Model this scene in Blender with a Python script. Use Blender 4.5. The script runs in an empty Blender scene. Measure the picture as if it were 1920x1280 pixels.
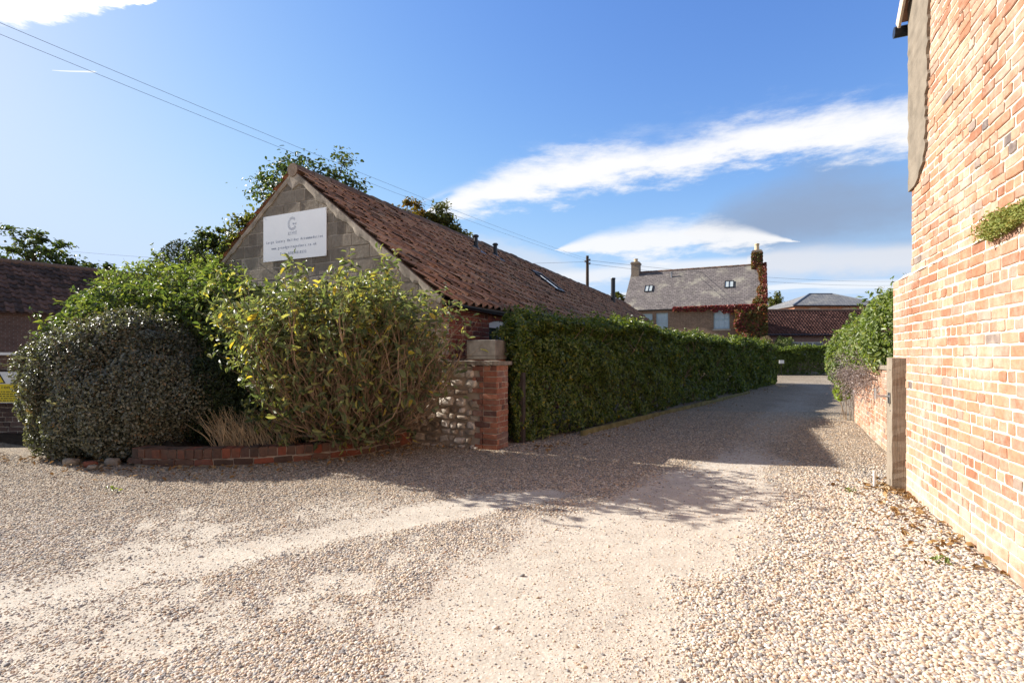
import bpy, bmesh, math, random
import numpy as np
R = math.radians
rng = np.random.default_rng(7)
random.seed(7)
S = bpy.context.scene
C = S.collection

# ------------------------------------------------------------------ camera
cam = bpy.data.cameras.new('camera'); cam_o = bpy.data.objects.new('camera', cam); C.objects.link(cam_o)
cam_o.location = (0, 0, 1.35); cam_o.rotation_euler = (R(90), 0, 0)
cam.lens = 18; cam.sensor_width = 36; cam.shift_y = 0.013
cam.clip_start = 0.05; cam.clip_end = 3000
S.camera = cam_o

# ------------------------------------------------------------------ light
SUN_EL = R(29.5)
SH = np.array([-0.93, 0.367]); SH /= np.linalg.norm(SH)
SUN = np.array([SH[0]*math.cos(SUN_EL), SH[1]*math.cos(SUN_EL), math.sin(SUN_EL)])
sl = bpy.data.lights.new('sun', 'SUN'); sl.energy = 5.0; sl.angle = R(0.5); sl.color = (1.0, 0.94, 0.86)
so = bpy.data.objects.new('sun', sl); C.objects.link(so)
from mathutils import Vector
so.rotation_euler = Vector((-SUN[0], -SUN[1], -SUN[2])).to_track_quat('-Z', 'Y').to_euler()
so.location = (-20, 8, 20)
S.view_settings.view_transform = 'Standard'; S.view_settings.look = 'None'
S.view_settings.gamma = 1; S.view_settings.use_curve_mapping = False
S.view_settings.exposure = 1.16

W = bpy.data.worlds.new('World'); S.world = W; W.use_nodes = True
def build_world():
    nt = W.node_tree; nt.nodes.clear()
    def N(t, **k):
        n = nt.nodes.new(t)
        for a, b in k.items(): setattr(n, a, b)
        return n
    L = nt.links.new
    def val(x):
        n = N('ShaderNodeValue'); n.outputs[0].default_value = x; return n.outputs[0]
    def M(op, a, b=None, c=None, clamp=False):
        n = N('ShaderNodeMath', operation=op); n.use_clamp = clamp
        for i, v in enumerate((a, b, c)):
            if v is None: continue
            if isinstance(v, (int, float)): n.inputs[i].default_value = v
            else: L(v, n.inputs[i])
        return n.outputs[0]
    out = N('ShaderNodeOutputWorld'); bg = N('ShaderNodeBackground'); bg.inputs[1].default_value = 0.13
    L(bg.outputs[0], out.inputs[0])
    sky = N('ShaderNodeTexSky', sky_type='NISHITA'); sky.sun_disc = False
    sky.sun_elevation = SUN_EL; sky.sun_rotation = math.atan2(SUN[0], SUN[1])
    sky.altitude = 0; sky.air_density = 1.0; sky.dust_density = 0.4; sky.ozone_density = 3.5
    tc = N('ShaderNodeTexCoord'); sep = N('ShaderNodeSeparateXYZ'); L(tc.outputs['Generated'], sep.inputs[0])
    az = M('ARCTAN2', sep.outputs[0], sep.outputs[1]); el = M('ARCSINE', sep.outputs[2])
    azn = M('MULTIPLY_ADD', az, 0.4, 0.5)                     # azimuth -1.25..1.25 -> 0..1
    comb = N('ShaderNodeCombineXYZ'); L(az, comb.inputs[0]); L(el, comb.inputs[1])
    def noise(scale, detail, sx=1, sy=1, rough=0.6, rot=0, off=0):
        mp = N('ShaderNodeMapping'); L(comb.outputs[0], mp.inputs[0])
        mp.inputs['Rotation'].default_value = (0, 0, rot); mp.inputs['Scale'].default_value = (sx, sy, 1); mp.inputs['Location'].default_value = (off, off*.7, off)
        n = N('ShaderNodeTexNoise'); n.inputs['Scale'].default_value = scale; n.inputs['Detail'].default_value = detail; n.inputs['Roughness'].default_value = rough
        L(mp.outputs[0], n.inputs['Vector'])
        return M('SUBTRACT', n.outputs['Fac'], 0.5)
    def ang(px, py):
        u = (px-960)/960; v = (665-py)/960
        a = math.atan(u); return a, math.atan(v*math.cos(a))
    def fcurve(pts):
        n = N('ShaderNodeFloatCurve'); c = n.mapping.curves[0]
        pts = sorted(pts)
        c.points[0].location = pts[0]; c.points[1].location = pts[-1]
        for p in pts[1:-1]: c.points.new(*p)
        n.mapping.update(); L(azn, n.inputs['Value']); return n.outputs[0]
    def band(pts, nz, amp, edge, soft, bias=0.0):
        """elongated cloud: list of (px, py, half thickness in px) turned into azimuth / elevation"""
        cs, hs = [], []
        for px, py, h in pts:
            a, e = ang(px, py); e2 = ang(px, py-h)[1]
            cs.append((a*.4+.5, e)); hs.append((a*.4+.5, abs(e2-e)*5))
        c = fcurve(cs); h = M('MULTIPLY', fcurve(hs), 0.2)
        h = M('MAXIMUM', h, 0.0005)
        d = M('SUBTRACT', el, c); d = M('MULTIPLY_ADD', nz, amp, d)
        d = M('DIVIDE', M('ABSOLUTE', d), h)
        d = M('SUBTRACT', 1.0, d); d = M('MULTIPLY_ADD', nz, edge, d); d = M('SUBTRACT', d, bias)
        mr = N('ShaderNodeMapRange', interpolation_type='SMOOTHSTEP')
        L(d, mr.inputs[0]); mr.inputs[1].default_value = -0.02; mr.inputs[2].default_value = soft
        lo = (ang(pts[0][0], 0)[0]); hi = ang(pts[-1][0], 0)[0]
        g = M('GREATER_THAN', az, lo); g2 = M('LESS_THAN', az, hi)
        return M('MULTIPLY', mr.outputs[0], M('MULTIPLY', g, g2))
    n1 = noise(10, 10, .9, 3.0, .66, rot=0.28); n2 = noise(5, 8, 1, 2.2, .62, off=3.1); n3 = noise(16, 8, 1, 1.8, .62, off=7); n4 = noise(7, 8, .6, 4.5, .6, off=1.7)
    main = band([(800,398,3),(840,385,16),(880,373,32),(980,345,44),(1100,319,46),(1180,309,38),(1280,299,38),(1380,272,44),(1480,256,46),(1580,247,52),(1680,241,55),(1900,225,62),(2300,215,70),(2900,200,30)], n1, 0.030, 2.7, 1.15, -.32)
    wisp = band([(760,396,0),(840,360,14),(1000,322,52),(1200,290,62),(1450,245,68),(1700,228,76),(2300,210,90),(2900,200,0)], n1, 0.03, 3.2, 1.9)
    puff = band([(1040,470,0),(1095,462,16),(1180,455,28),(1280,448,34),(1350,443,33),(1390,444,24),(1440,448,12),(1500,452,0)], n1, 0.035, 2.8, 1.1, -.35)
    low = band([(760,470,0),(860,470,36),(960,490,46),(1100,515,52),(1250,520,44),(1400,505,44),(1550,492,48),(1700,490,52),(2200,480,70),(2900,480,40)], n2, 0.03, 4.5, .9, .25)
    hor = band([(500,600,40),(900,590,44),(1100,575,34),(1300,560,24),(1500,548,16),(1700,545,14),(2400,540,20),(2900,560,30)], n4, 0.02, 4.5, 0.8, .2)
    grey = band([(1280,440,0),(1380,425,60),(1480,410,90),(1560,402,104),(1650,396,112),(1800,390,115),(2300,360,100),(2900,380,30)], n2, 0.02, 1.6, 1.5, -.35)
    left = band([(-1600,-200,300),(-600,-60,200),(-200,0,110),(0,8,62),(120,0,48),(200,-6,30),(262,-2,14),(320,-10,4),(360,-14,0)], n1, 0.03, 2.0, 0.6)
    s1 = band([(930,540,0),(1000,530,18),(1100,520,24),(1200,506,20),(1300,498,17),(1420,492,14),(1445,490,0)], n1, 0.03, 2.2, .8)
    s2 = band([(1395,492,0),(1450,488,28),(1550,484,36),(1650,484,38),(1800,480,40),(2900,470,40)], n2, 0.02, 1.6, .8)
    s3 = band([(1100,560,0),(1180,553,8),(1430,541,8),(1500,536,9),(1600,533,11),(1700,531,12),(2300,520,14),(2900,520,0)], n4, 0.02, 2.0, .7)
    s4 = band([(820,448,0),(900,462,30),(980,482,34),(1060,508,26),(1130,530,0)], n1, 0.03, 2.4, .9)
    trail = band([(98,132,.6),(120,133.5,1.6),(160,134.5,2.2),(178,135,2.6),(181,135,0)], n3, 0.0, 0.0, 0.8)
    def mix(fac, a, b):
        n = N('ShaderNodeMix', data_type='RGBA'); n.clamp_factor = True
        L(fac, n.inputs[0])
        for s, v in ((6, a), (7, b)):
            if isinstance(v, tuple): n.inputs[s].default_value = (*v, 1)
            else: L(v, n.inputs[s])
        return n.outputs[2]
    hs = N('ShaderNodeHueSaturation'); hs.inputs['Saturation'].default_value = 1.18; hs.inputs['Hue'].default_value = .511; hs.inputs['Value'].default_value = SKYV; L(sky.outputs[0], hs.inputs['Color'])
    k = CLOUDV
    air = N('ShaderNodeMapRange', interpolation_type='SMOOTHSTEP'); L(el, air.inputs[0]); air.inputs[1].default_value = .34; air.inputs[2].default_value = -.02
    sc_ = N('ShaderNodeSeparateColor'); L(hs.outputs[0], sc_.inputs[0]); cc_ = N('ShaderNodeCombineColor')
    for q, (tint, cap) in enumerate(((1.0, .78*k), (.96, .90*k), (1.03, 1.12*k))):   # soft shoulder: the glow round the sun rolls off as it does on film
        x = M('MULTIPLY', sc_.outputs[q], tint); y = M('POWER', M('DIVIDE', x, cap), 3.0); y = M('POWER', M('ADD', y, 1.0), -1/3)
        L(M('MULTIPLY', x, y), cc_.inputs[q])
    base = mix(M('MULTIPLY', air.outputs[0], 0.5), cc_.outputs[0], (.44*k, .64*k, .97*k))
    col = mix(M('MULTIPLY', grey, 0.88), base, (.31*k, .395*k, .56*k))
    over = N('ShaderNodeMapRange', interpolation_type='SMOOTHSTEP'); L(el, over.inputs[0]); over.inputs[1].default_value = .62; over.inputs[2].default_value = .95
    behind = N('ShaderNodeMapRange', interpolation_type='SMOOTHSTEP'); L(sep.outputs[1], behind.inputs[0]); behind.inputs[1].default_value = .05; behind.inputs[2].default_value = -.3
    fill_cloud = M('MAXIMUM', over.outputs[0], behind.outputs[0])  # unseen pale cloud added overhead and behind the camera to neutralise blue fill
    col = mix(M('MULTIPLY', fill_cloud, M('MULTIPLY_ADD', n2, 1.2, .62), clamp=True), col, (.35*k, .37*k, .40*k))
    col = mix(M('MULTIPLY', low, 0.3), col, (.80*k, .85*k, .94*k))
    col = mix(M('MULTIPLY', hor, 0.35), col, (.92*k, .96*k, 1.0*k))
    col = mix(M('MULTIPLY', s4, 0.6), col, (.72*k, .79*k, .90*k))
    col = mix(M('MULTIPLY', s2, 0.85), col, (.80*k, .83*k, .90*k))
    col = mix(M('MULTIPLY', s1, 0.8), col, (.92*k, .95*k, 1.0*k))
    col = mix(M('MULTIPLY', s3, 0.75), col, (.95*k, .98*k, 1.02*k))
    col = mix(M('MULTIPLY', puff, 0.9), col, (1.02*k, 1.02*k, 1.03*k))
    col = mix(M('MULTIPLY', wisp, 0.45), col, (.92*k, .95*k, 1.0*k))
    col = mix(M('MULTIPLY', main, 0.93), col, (1.06*k, 1.05*k, 1.05*k))
    col = mix(M('MULTIPLY', left, 0.95), col, (1.4*k, 1.35*k, 1.3*k))
    col = mix(M('MULTIPLY', trail, 0.8), col, (1.15*k, 1.15*k, 1.15*k))
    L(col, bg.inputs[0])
SKYV = 1.0; CLOUDV = 3.4
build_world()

# ------------------------------------------------------------------ helpers: meshes and objects
class MB:
    """collects vertices and faces for ONE mesh"""
    def __init__(s): s.v = []; s.l = []; s.k = []; s.m = []; s.n = 0
    def add(s, v, f, mi=0):
        v = np.asarray(v, float).reshape(-1, 3)
        if isinstance(f, np.ndarray):
            s.l.append((f+s.n).ravel()); s.k.append(np.full(len(f), f.shape[1])); s.m.append(np.full(len(f), mi))
        else:
            for a in f:
                s.l.append(np.asarray(a)+s.n); s.k.append(np.array([len(a)])); s.m.append(np.array([mi]))
        s.v.append(v); s.n += len(v); return s
    def build(s, name, mats, parent=None, smooth=False, loc=None):
        me = bpy.data.meshes.new(name)
        v = np.concatenate(s.v); lo = np.concatenate(s.l).astype(np.int32); k = np.concatenate(s.k).astype(np.int32)
        o = bpy.data.objects.new(name, me); C.objects.link(o)
        org = np.zeros(3)
        if parent is not None: o.parent = parent; org = wloc(parent)
        elif loc is not None: org = np.asarray(loc, float); o.location = loc
        v = v-org
        me.vertices.add(len(v)); me.vertices.foreach_set('co', v.ravel().astype(np.float32))
        me.loops.add(len(lo)); me.loops.foreach_set('vertex_index', lo)
        me.polygons.add(len(k)); st = np.concatenate([[0], np.cumsum(k)[:-1]]).astype(np.int32)
        me.polygons.foreach_set('loop_start', st)
        try: me.polygons.foreach_set('loop_total', k)
        except Exception: pass
        mi = np.concatenate(s.m).astype(np.int32)
        if not isinstance(mats, (list, tuple)): mats = [mats]
        for m in mats: me.materials.append(m)
        me.polygons.foreach_set('material_index', mi)
        me.polygons.foreach_set('use_smooth', np.full(len(k), bool(smooth)))
        me.update(calc_edges=True); me.validate()
        return o
def wloc(o):
    p = np.zeros(3)
    while o is not None: p = p+np.array(o.location); o = o.parent
    return p
def tag(o, label=None, cat=None, group=None, kind=None):
    if label: o['label'] = label
    if cat: o['category'] = cat
    if group: o['group'] = group
    if kind: o['kind'] = kind
    return o
def thing(name, label, cat, loc, group=None):
    o = bpy.data.objects.new(name, None); C.objects.link(o); o.location = loc; o.empty_display_size = .1
    return tag(o, label, cat, group)

BF = np.array([[0,3,2,1],[4,5,6,7],[0,1,5,4],[1,2,6,5],[2,3,7,6],[3,0,4,7]])
Z = np.array([0, 0, 1.])
def v3(*a): return np.array(a, float)
def unit(a): a = np.asarray(a, float); return a/np.linalg.norm(a)
def obox(mb, o, u, v, w, mi=0):
    """box from corner o along edge vectors u, v, w (right handed)"""
    o, u, v, w = (np.asarray(t, float) for t in (o, u, v, w))
    mb.add([o, o+u, o+u+v, o+v, o+w, o+u+w, o+u+v+w, o+v+w], BF if np.dot(np.cross(u, v), w) > 0 else BF[:, ::-1], mi)
def frame_of(t):
    t = unit(t); a = Z if abs(t[2]) < .9 else v3(1, 0, 0)
    x = unit(np.cross(t, a)); return x, np.cross(x, t)
def tube(mb, pts, rad, n=8, mi=0, caps=True):
    pts = np.asarray(pts, float); m = len(pts)
    rad = np.broadcast_to(np.asarray(rad, float), (m,))
    a = np.linspace(0, 2*np.pi, n, endpoint=False); vs = []
    for i in range(m):
        t = pts[min(i+1, m-1)]-pts[max(i-1, 0)]
        x, y = frame_of(t)
        vs.append(pts[i]+rad[i]*(np.cos(a)[:, None]*x+np.sin(a)[:, None]*y))
    f = []
    i = np.arange(n); j = (i+1) % n
    fa = np.concatenate([np.stack([r*n+i, r*n+j, (r+1)*n+j, (r+1)*n+i], 1) for r in range(m-1)])
    mb.add(np.concatenate(vs), fa, mi)
    if caps:
        mb.add(vs[0], [list(range(n))[::-1]], mi); mb.add(vs[-1], [list(range(n))], mi)
def lump(x, seed, n=5, freq=2.0):
    """smooth pseudo noise in about -1..1 at points x (k,3)"""
    r = np.random.default_rng(seed); o = np.zeros(len(x)); a = 0
    for i in range(n):
        d = r.normal(size=3); d /= np.linalg.norm(d); f = freq*(1.0+i*.55); w = 1/(1+i*.45)
        o += w*np.sin(x@d*f+r.uniform(0, 6.28)); a += w
    return o/a*1.8

def leaves(mb, p, n, size, wid=.45, fold=.18, droop=.0, spread=.6, mi=0, r=rng, ax=None):
    """hexagonal folded leaves at points p with outward normals n"""
    k = len(p); size = np.broadcast_to(np.asarray(size, float), (k,))[:, None]
    nn = n+r.normal(size=(k, 3))*spread; nn /= np.linalg.norm(nn, axis=1)[:, None]+1e-9
    d = r.normal(size=(k, 3)) if ax is None else ax+r.normal(size=(k, 3))*.45
    d[:, 2] -= droop
    d -= (d*nn).sum(1)[:, None]*nn; d /= np.linalg.norm(d, axis=1)[:, None]+1e-9
    s = np.cross(d, nn); w = wid*(.8+.4*r.random((k, 1)))
    c = np.asarray(p)
    V = np.stack([c-d*size*.5, c-d*size*.18+s*size*w*.5+nn*size*fold*.5, c+d*size*.2+s*size*w*.45+nn*size*fold*.45, c+d*size*.5-nn*size*.1,
                  c+d*size*.2-s*size*w*.45+nn*size*fold*.45, c-d*size*.18-s*size*w*.5+nn*size*fold*.5], 1)
    b = np.arange(k)[:, None]*6
    F = np.concatenate([b+np.array([[0, 1, 2, 3]]), b+np.array([[0, 3, 4, 5]])])
    mb.add(V.reshape(-1, 3), F, mi)

def blob_pts(n, clumps, r=rng, shell=.25, low=-1.0, seed=1, rough=.14, freq=3.0):
    """points and outward normals spread through the outer shell of a union of ellipsoids"""
    P, Nn = [], []
    cl = np.array([c[:3] for c in clumps], float); rd = np.array([c[3:6] for c in clumps], float)
    area = (rd[:, 0]*rd[:, 1]+rd[:, 0]*rd[:, 2]+rd[:, 1]*rd[:, 2]); cnt = (n*1.7*area/area.sum()).astype(int)
    for c, q, k in zip(cl, rd, cnt):
        d = r.normal(size=(k, 3)); d /= np.linalg.norm(d, axis=1)[:, None]
        d = d[d[:, 2] > low]
        f = 1-np.minimum(r.exponential(shell*.4, len(d)), shell*1.6)
        surf = c+d*q
        f = f*(1+rough*lump(surf, seed, 6, freq))
        p = c+d*q*f[:, None]; nn = d/q; nn /= np.linalg.norm(nn, axis=1)[:, None]
        ok = np.ones(len(p), bool)
        for c2, q2 in zip(cl, rd):
            if c2 is c: continue
            ok &= ((((p-c2)/q2)**2).sum(1) > (1-shell*1.5)**2)
        P.append(p[ok]); Nn.append(nn[ok])
    P = np.concatenate(P); Nn = np.concatenate(Nn)
    if len(P) > n:
        i = r.permutation(len(P))[:n]; P, Nn = P[i], Nn[i]
    return P, Nn

# ------------------------------------------------------------------ helpers: materials
class MT:
    def __init__(s, name, rough=.8, spec=.3):
        s.m = bpy.data.materials.new(name); s.m.use_nodes = True; s.nt = s.m.node_tree
        s.b = s.nt.nodes['Principled BSDF']; s.b.inputs['Roughness'].default_value = rough
        s.b.inputs['Specular IOR Level'].default_value = spec
        s.out = s.nt.nodes['Material Output']
    def N(s, t, **k):
        n = s.nt.nodes.new(t)
        for a, b in k.items(): setattr(n, a, b)
        return n
    def L(s, a, b): s.nt.links.new(a, b)
    def setin(s, sock, v):
        if isinstance(v, (int, float)): sock.default_value = v
        elif isinstance(v, tuple): sock.default_value = (*v, 1) if len(v) == 3 and sock.type == 'RGBA' else v
        else: s.L(v, sock)
    def math(s, op, a, b=0.0, clamp=False):
        n = s.N('ShaderNodeMath', operation=op); n.use_clamp = clamp; s.setin(n.inputs[0], a); s.setin(n.inputs[1], b); return n.outputs[0]
    def pos(s, scale=(1, 1, 1), rot=(0, 0, 0)):
        g = s.N('ShaderNodeNewGeometry'); mp = s.N('ShaderNodeMapping'); s.L(g.outputs['Position'], mp.inputs[0])
        mp.inputs['Scale'].default_value = scale; mp.inputs['Rotation'].default_value = rot; return mp.outputs[0]
    def noise(s, scale, detail=4, rough=.55, vec=None, out='Fac'):
        n = s.N('ShaderNodeTexNoise'); n.inputs['Scale'].default_value = scale; n.inputs['Detail'].default_value = detail; n.inputs['Roughness'].default_value = rough
        s.L(vec if vec is not None else s.pos(), n.inputs['Vector']); return n.outputs[out]
    def ramp(s, fac, stops, mode='LINEAR'):
        n = s.N('ShaderNodeValToRGB'); c = n.color_ramp; c.interpolation = mode
        while len(c.elements) < len(stops): c.elements.new(.5)
        for e, (p, col) in zip(c.elements, stops):
            e.position = p; e.color = (*col, 1) if len(col) == 3 else col
        s.setin(n.inputs[0], fac); return n.outputs[0]
    def rng(s, v, a, b, c=0.0, d=1.0, smooth=True):
        n = s.N('ShaderNodeMapRange', interpolation_type='SMOOTHSTEP' if smooth else 'LINEAR')
        s.setin(n.inputs[0], v)
        for i, x in enumerate((a, b, c, d)): n.inputs[i+1].default_value = x
        return n.outputs[0]
    def mix(s, fac, a, b, blend='MIX'):
        n = s.N('ShaderNodeMix', data_type='RGBA', blend_type=blend); n.clamp_factor = True
        s.setin(n.inputs[0], fac); s.setin(n.inputs[6], a); s.setin(n.inputs[7], b); return n.outputs[2]
    def island(s): return s.N('ShaderNodeNewGeometry').outputs['Random Per Island']
    def col(s, v): s.setin(s.b.inputs['Base Color'], v); return s
    def rough(s, v): s.setin(s.b.inputs['Roughness'], v); return s
    def bump(s, h, strength=.5, dist=.01):
        n = s.N('ShaderNodeBump'); n.inputs['Strength'].default_value = strength; n.inputs['Distance'].default_value = dist
        s.L(h, n.inputs['Height']); s.L(n.outputs[0], s.b.inputs['Normal']); return s

def simple(name, c, rough=.7, spec=.3, var=.25, scale=8, bump=.3, metal=0):
    t = MT(name, rough, spec); n = t.noise(scale, 5)
    a = tuple(x*(1-var) for x in c); b = tuple(min(1, x*(1+var)) for x in c)
    t.col(t.ramp(n, [(.3, a), (.7, b)])); t.b.inputs['Metallic'].default_value = metal
    if bump: t.bump(t.noise(scale*6, 4), bump, .004)
    return t.m
def leafmat(name, stops, rough=.4, spec=.5, trans=.35, tcol=(1.5, 1.6, .6), patch=None):
    t = MT(name, rough, spec)
    f = t.island()
    if patch:
        f = t.math('MULTIPLY_ADD', t.math('SUBTRACT', t.noise(patch, 2), .5), .9); f.node.inputs[2].default_value = 0
        t.L(t.island(), f.node.inputs[2])
    c = t.ramp(f, stops); t.col(c)
    tr = t.N('ShaderNodeBsdfTranslucent'); tc = t.mix(1.0, c, tuple(tcol), 'MULTIPLY'); t.L(tc, tr.inputs[0])
    ms = t.N('ShaderNodeMixShader'); ms.inputs[0].default_value = trans
    t.L(t.b.outputs[0], ms.inputs[1]); t.L(tr.outputs[0], ms.inputs[2]); t.L(ms.outputs[0], t.out.inputs[0])
    return t.m
def brickmat(name, stops, lime=.3, limecol=(.62, .52, .42), rough=.9, foot=0.0, seed=0.0):
    """one colour per brick (mesh island), dirt and lime bloom on top"""
    t = MT(name, rough, .2)
    c = t.ramp(t.island(), stops)
    n = t.noise(22, 5); c = t.mix(.55, c, t.ramp(n, [(.25, (.55, .5, .48)), (.55, (1, 1, 1)), (.8, (1.3, 1.22, 1.15))]), 'MULTIPLY')
    vec = t.pos(); a = t.noise(2.1, 6, .65, vec); b = t.noise(9, 5, .7, vec)
    l = t.math('ADD', t.math('MULTIPLY', a, .6), t.math('MULTIPLY', b, .4))
    if foot:
        s = t.N('ShaderNodeSeparateXYZ'); t.L(t.N('ShaderNodeNewGeometry').outputs['Position'], s.inputs[0])
        l = t.math('ADD', l, t.rng(s.outputs[2], 0, .75, foot, 0))
    c = t.mix(t.rng(l, .58-lime*.4, .86-lime*.35, 0, .7), c, limecol)
    c = t.mix(.8, c, t.ramp(t.noise(.9, 5, .6, t.pos((1, 1, .55))), [(.3, (.78,.76,.75)), (.65, (1.08,1.07,1.06))]), 'MULTIPLY')
    t.col(c)
    t.bump(t.math('ADD', t.noise(60, 5), t.math('MULTIPLY', t.noise(14, 3), 1.5)), .6, .006)
    return t.m
def wallshader(name, b1, b2, mortar, sc=1.0, bw=.225, rh=.075, rot=0.0, flat=False):
    """brick texture for far walls: rot = angle of the wall about Z"""
    t = MT(name, .9, .2)
    g = t.N('ShaderNodeNewGeometry'); s = t.N('ShaderNodeSeparateXYZ')
    vr = t.N('ShaderNodeVectorRotate', rotation_type='Z_AXIS'); vr.inputs['Angle'].default_value = -rot
    t.L(g.outputs['Position'], vr.inputs['Vector']); t.L(vr.outputs[0], s.inputs[0])
    cb = t.N('ShaderNodeCombineXYZ'); t.L(t.math('ADD', s.outputs[0], s.outputs[1]), cb.inputs[0]); t.L(s.outputs[2], cb.inputs[1])
    bt = t.N('ShaderNodeTexBrick'); t.L(cb.outputs[0], bt.inputs['Vector'])
    for k, v in (('Color1', b1), ('Color2', b2), ('Mortar', mortar)): bt.inputs[k].default_value = (*v, 1)
    bt.inputs['Scale'].default_value = sc; bt.inputs['Mortar Size'].default_value = .011; bt.inputs['Brick Width'].default_value = bw; bt.inputs['Row Height'].default_value = rh
    bt.inputs['Bias'].default_value = -.1
    c = t.mix(.6, bt.outputs[0], t.ramp(t.noise(1.6, 6, .65), [(.3, (.6, .6, .62)), (.7, (1.25, 1.2, 1.15))]), 'MULTIPLY')
    c = t.mix(.5, c, t.ramp(t.noise(13, 3), [(.3, (.6, .55, .55)), (.7, (1.3, 1.3, 1.3))]), 'MULTIPLY')
    t.col(c); t.bump(bt.outputs['Fac'], -.4, .008); return t.m

BR = [(0, (.28,.125,.072)), (.25, (.37,.175,.10)), (.5, (.42,.215,.13)), (.72, (.45,.28,.185)), (.88, (.36,.20,.14)), (.972, (.33,.245,.19)), (1, (.12,.10,.10))]
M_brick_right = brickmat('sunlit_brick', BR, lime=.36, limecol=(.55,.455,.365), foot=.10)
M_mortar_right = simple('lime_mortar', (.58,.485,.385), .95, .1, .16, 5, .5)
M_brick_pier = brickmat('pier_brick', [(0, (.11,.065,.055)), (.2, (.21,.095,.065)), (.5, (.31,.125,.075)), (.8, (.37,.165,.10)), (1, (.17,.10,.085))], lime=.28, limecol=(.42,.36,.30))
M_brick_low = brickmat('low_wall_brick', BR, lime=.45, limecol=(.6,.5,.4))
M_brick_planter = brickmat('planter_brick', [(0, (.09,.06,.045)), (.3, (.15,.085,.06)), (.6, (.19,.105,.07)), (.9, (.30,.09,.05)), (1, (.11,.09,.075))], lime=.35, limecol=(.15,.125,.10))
M_brick_barn = brickmat('barn_brick', [(0, (.14,.055,.045)), (.4, (.26,.085,.055)), (.8, (.32,.11,.07)), (1, (.17,.075,.06))], lime=.05)
M_mortar = simple('mortar', (.36,.29,.22), .95, .1, .25, 7, .5)
M_mortar_pale = simple('pale_mortar', (.50,.43,.35), .95, .1, .25, 7, .5)
M_block = brickmat('concrete_block', [(0, (.21,.175,.135)), (.5, (.27,.23,.18)), (1, (.33,.285,.225))], lime=.3, limecol=(.40,.36,.30))
M_fillet = simple('verge_mortar', (.42,.36,.29), .95, .1, .35, 5, .6)
M_stone = MT('limestone', .9, .2)
M_stone.col(M_stone.mix(.6, M_stone.ramp(M_stone.island(), [(0, (.26,.21,.16)), (.35, (.42,.36,.29)), (.75, (.58,.52,.44)), (1, (.68,.63,.56))]), M_stone.ramp(M_stone.noise(16, 6, .7), [(.3, (.35,.32,.3)), (.6, (1.1,1.08,1.05))]), 'MULTIPLY')); M_stone.bump(M_stone.noise(26, 6, .7), .8, .015); M_stone = M_stone.m
def pantile(name, stops, moss=.5):
    t = MT(name, .85, .25)
    c = t.ramp(t.island(), stops); c = t.mix(.7, c, t.ramp(t.noise(14, 6, .7), [(.3, (.5,.48,.48)), (.55, (1,1,1)), (.8, (1.4,1.35,1.3))]), 'MULTIPLY')
    c = t.mix(t.rng(t.noise(1.3, 5, .7), .60, .74, 0, moss), c, (.09,.085,.03)); c = t.mix(t.rng(t.noise(31, 3), .66, .72, 0, .6), c, (.42,.40,.36))
    t.col(c); t.bump(t.noise(50, 4), .4, .004); return t.m
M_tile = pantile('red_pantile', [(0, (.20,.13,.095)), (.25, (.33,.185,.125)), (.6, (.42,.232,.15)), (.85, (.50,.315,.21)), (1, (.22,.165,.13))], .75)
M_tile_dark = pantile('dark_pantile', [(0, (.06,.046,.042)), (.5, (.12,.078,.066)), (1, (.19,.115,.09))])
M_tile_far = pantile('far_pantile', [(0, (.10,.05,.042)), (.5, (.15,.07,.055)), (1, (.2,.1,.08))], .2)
M_ridge = pantile('ridge_tile', [(0, (.12,.085,.06)), (.5, (.2,.12,.085)), (1, (.24,.17,.12))], .8)
M_black = simple('black_plastic', (.012,.013,.016), .35, .5, .2, 6, 0)
M_lead = simple('lead_flashing', (.16,.18,.21), .5, .5, .3, 6, .2)
M_white = simple('white_paint', (.78,.78,.76), .45, .4, .06, 6, .1)
M_sign = simple('white_board', (.80,.82,.85), .35, .4, .03, 3, 0)
M_ink = simple('blue_grey_ink', (.12,.16,.25), .5, .3, .1, 5, 0)
M_logo = simple('pale_grey_ink', (.30,.34,.42), .5, .3, .3, 40, 0)
M_yellow = simple('yellow_sign', (.80,.62,.02), .4, .4, .05, 3, 0)
M_inkb = simple('black_ink', (.02,.02,.02), .5, .3, .1, 3, 0)
M_concrete = simple('weathered_concrete', (.20,.18,.155), .9, .2, .3, 9, .5)
M_render = simple('cement_render', (.20,.168,.13), .95, .1, .22, 6, .7)
M_coping = simple('coping_stone', (.22,.185,.145), .95, .1, .4, 12, .7)
M_soil = simple('dark_soil', (.055,.04,.028), 1, .05, .4, 14, .8)
M_bark = simple('bark', (.10,.075,.055), .95, .1, .4, 12, .8)
M_stem = simple('brown_stem', (.26,.18,.115), .8, .2, .5, 9, .4)
M_straw = simple('straw', (.50,.36,.21), .8, .2, .3, 5, .2)
M_pole = simple('creosoted_pole', (.07,.055,.045), .9, .1, .3, 6, .4)
M_wire = simple('wire', (.10,.11,.13), .6, .3, .1, 3, 0)
M_metal = simple('galvanised_steel', (.5,.5,.5), .4, .5, .15, 12, .1, 1)
M_edge = simple('mossy_timber', (.20,.17,.075), .95, .1, .35, 6, .5)
M_pot = simple('clay_pot', (.60,.47,.30), .85, .2, .15, 5, .2)
M_fascia = simple('fascia_board', (.50,.40,.30), .7, .3, .2, 5, .2)
M_ceil = simple('painted_sill', (.40,.37,.31), .8, .3, .15, 5, .2)
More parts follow.
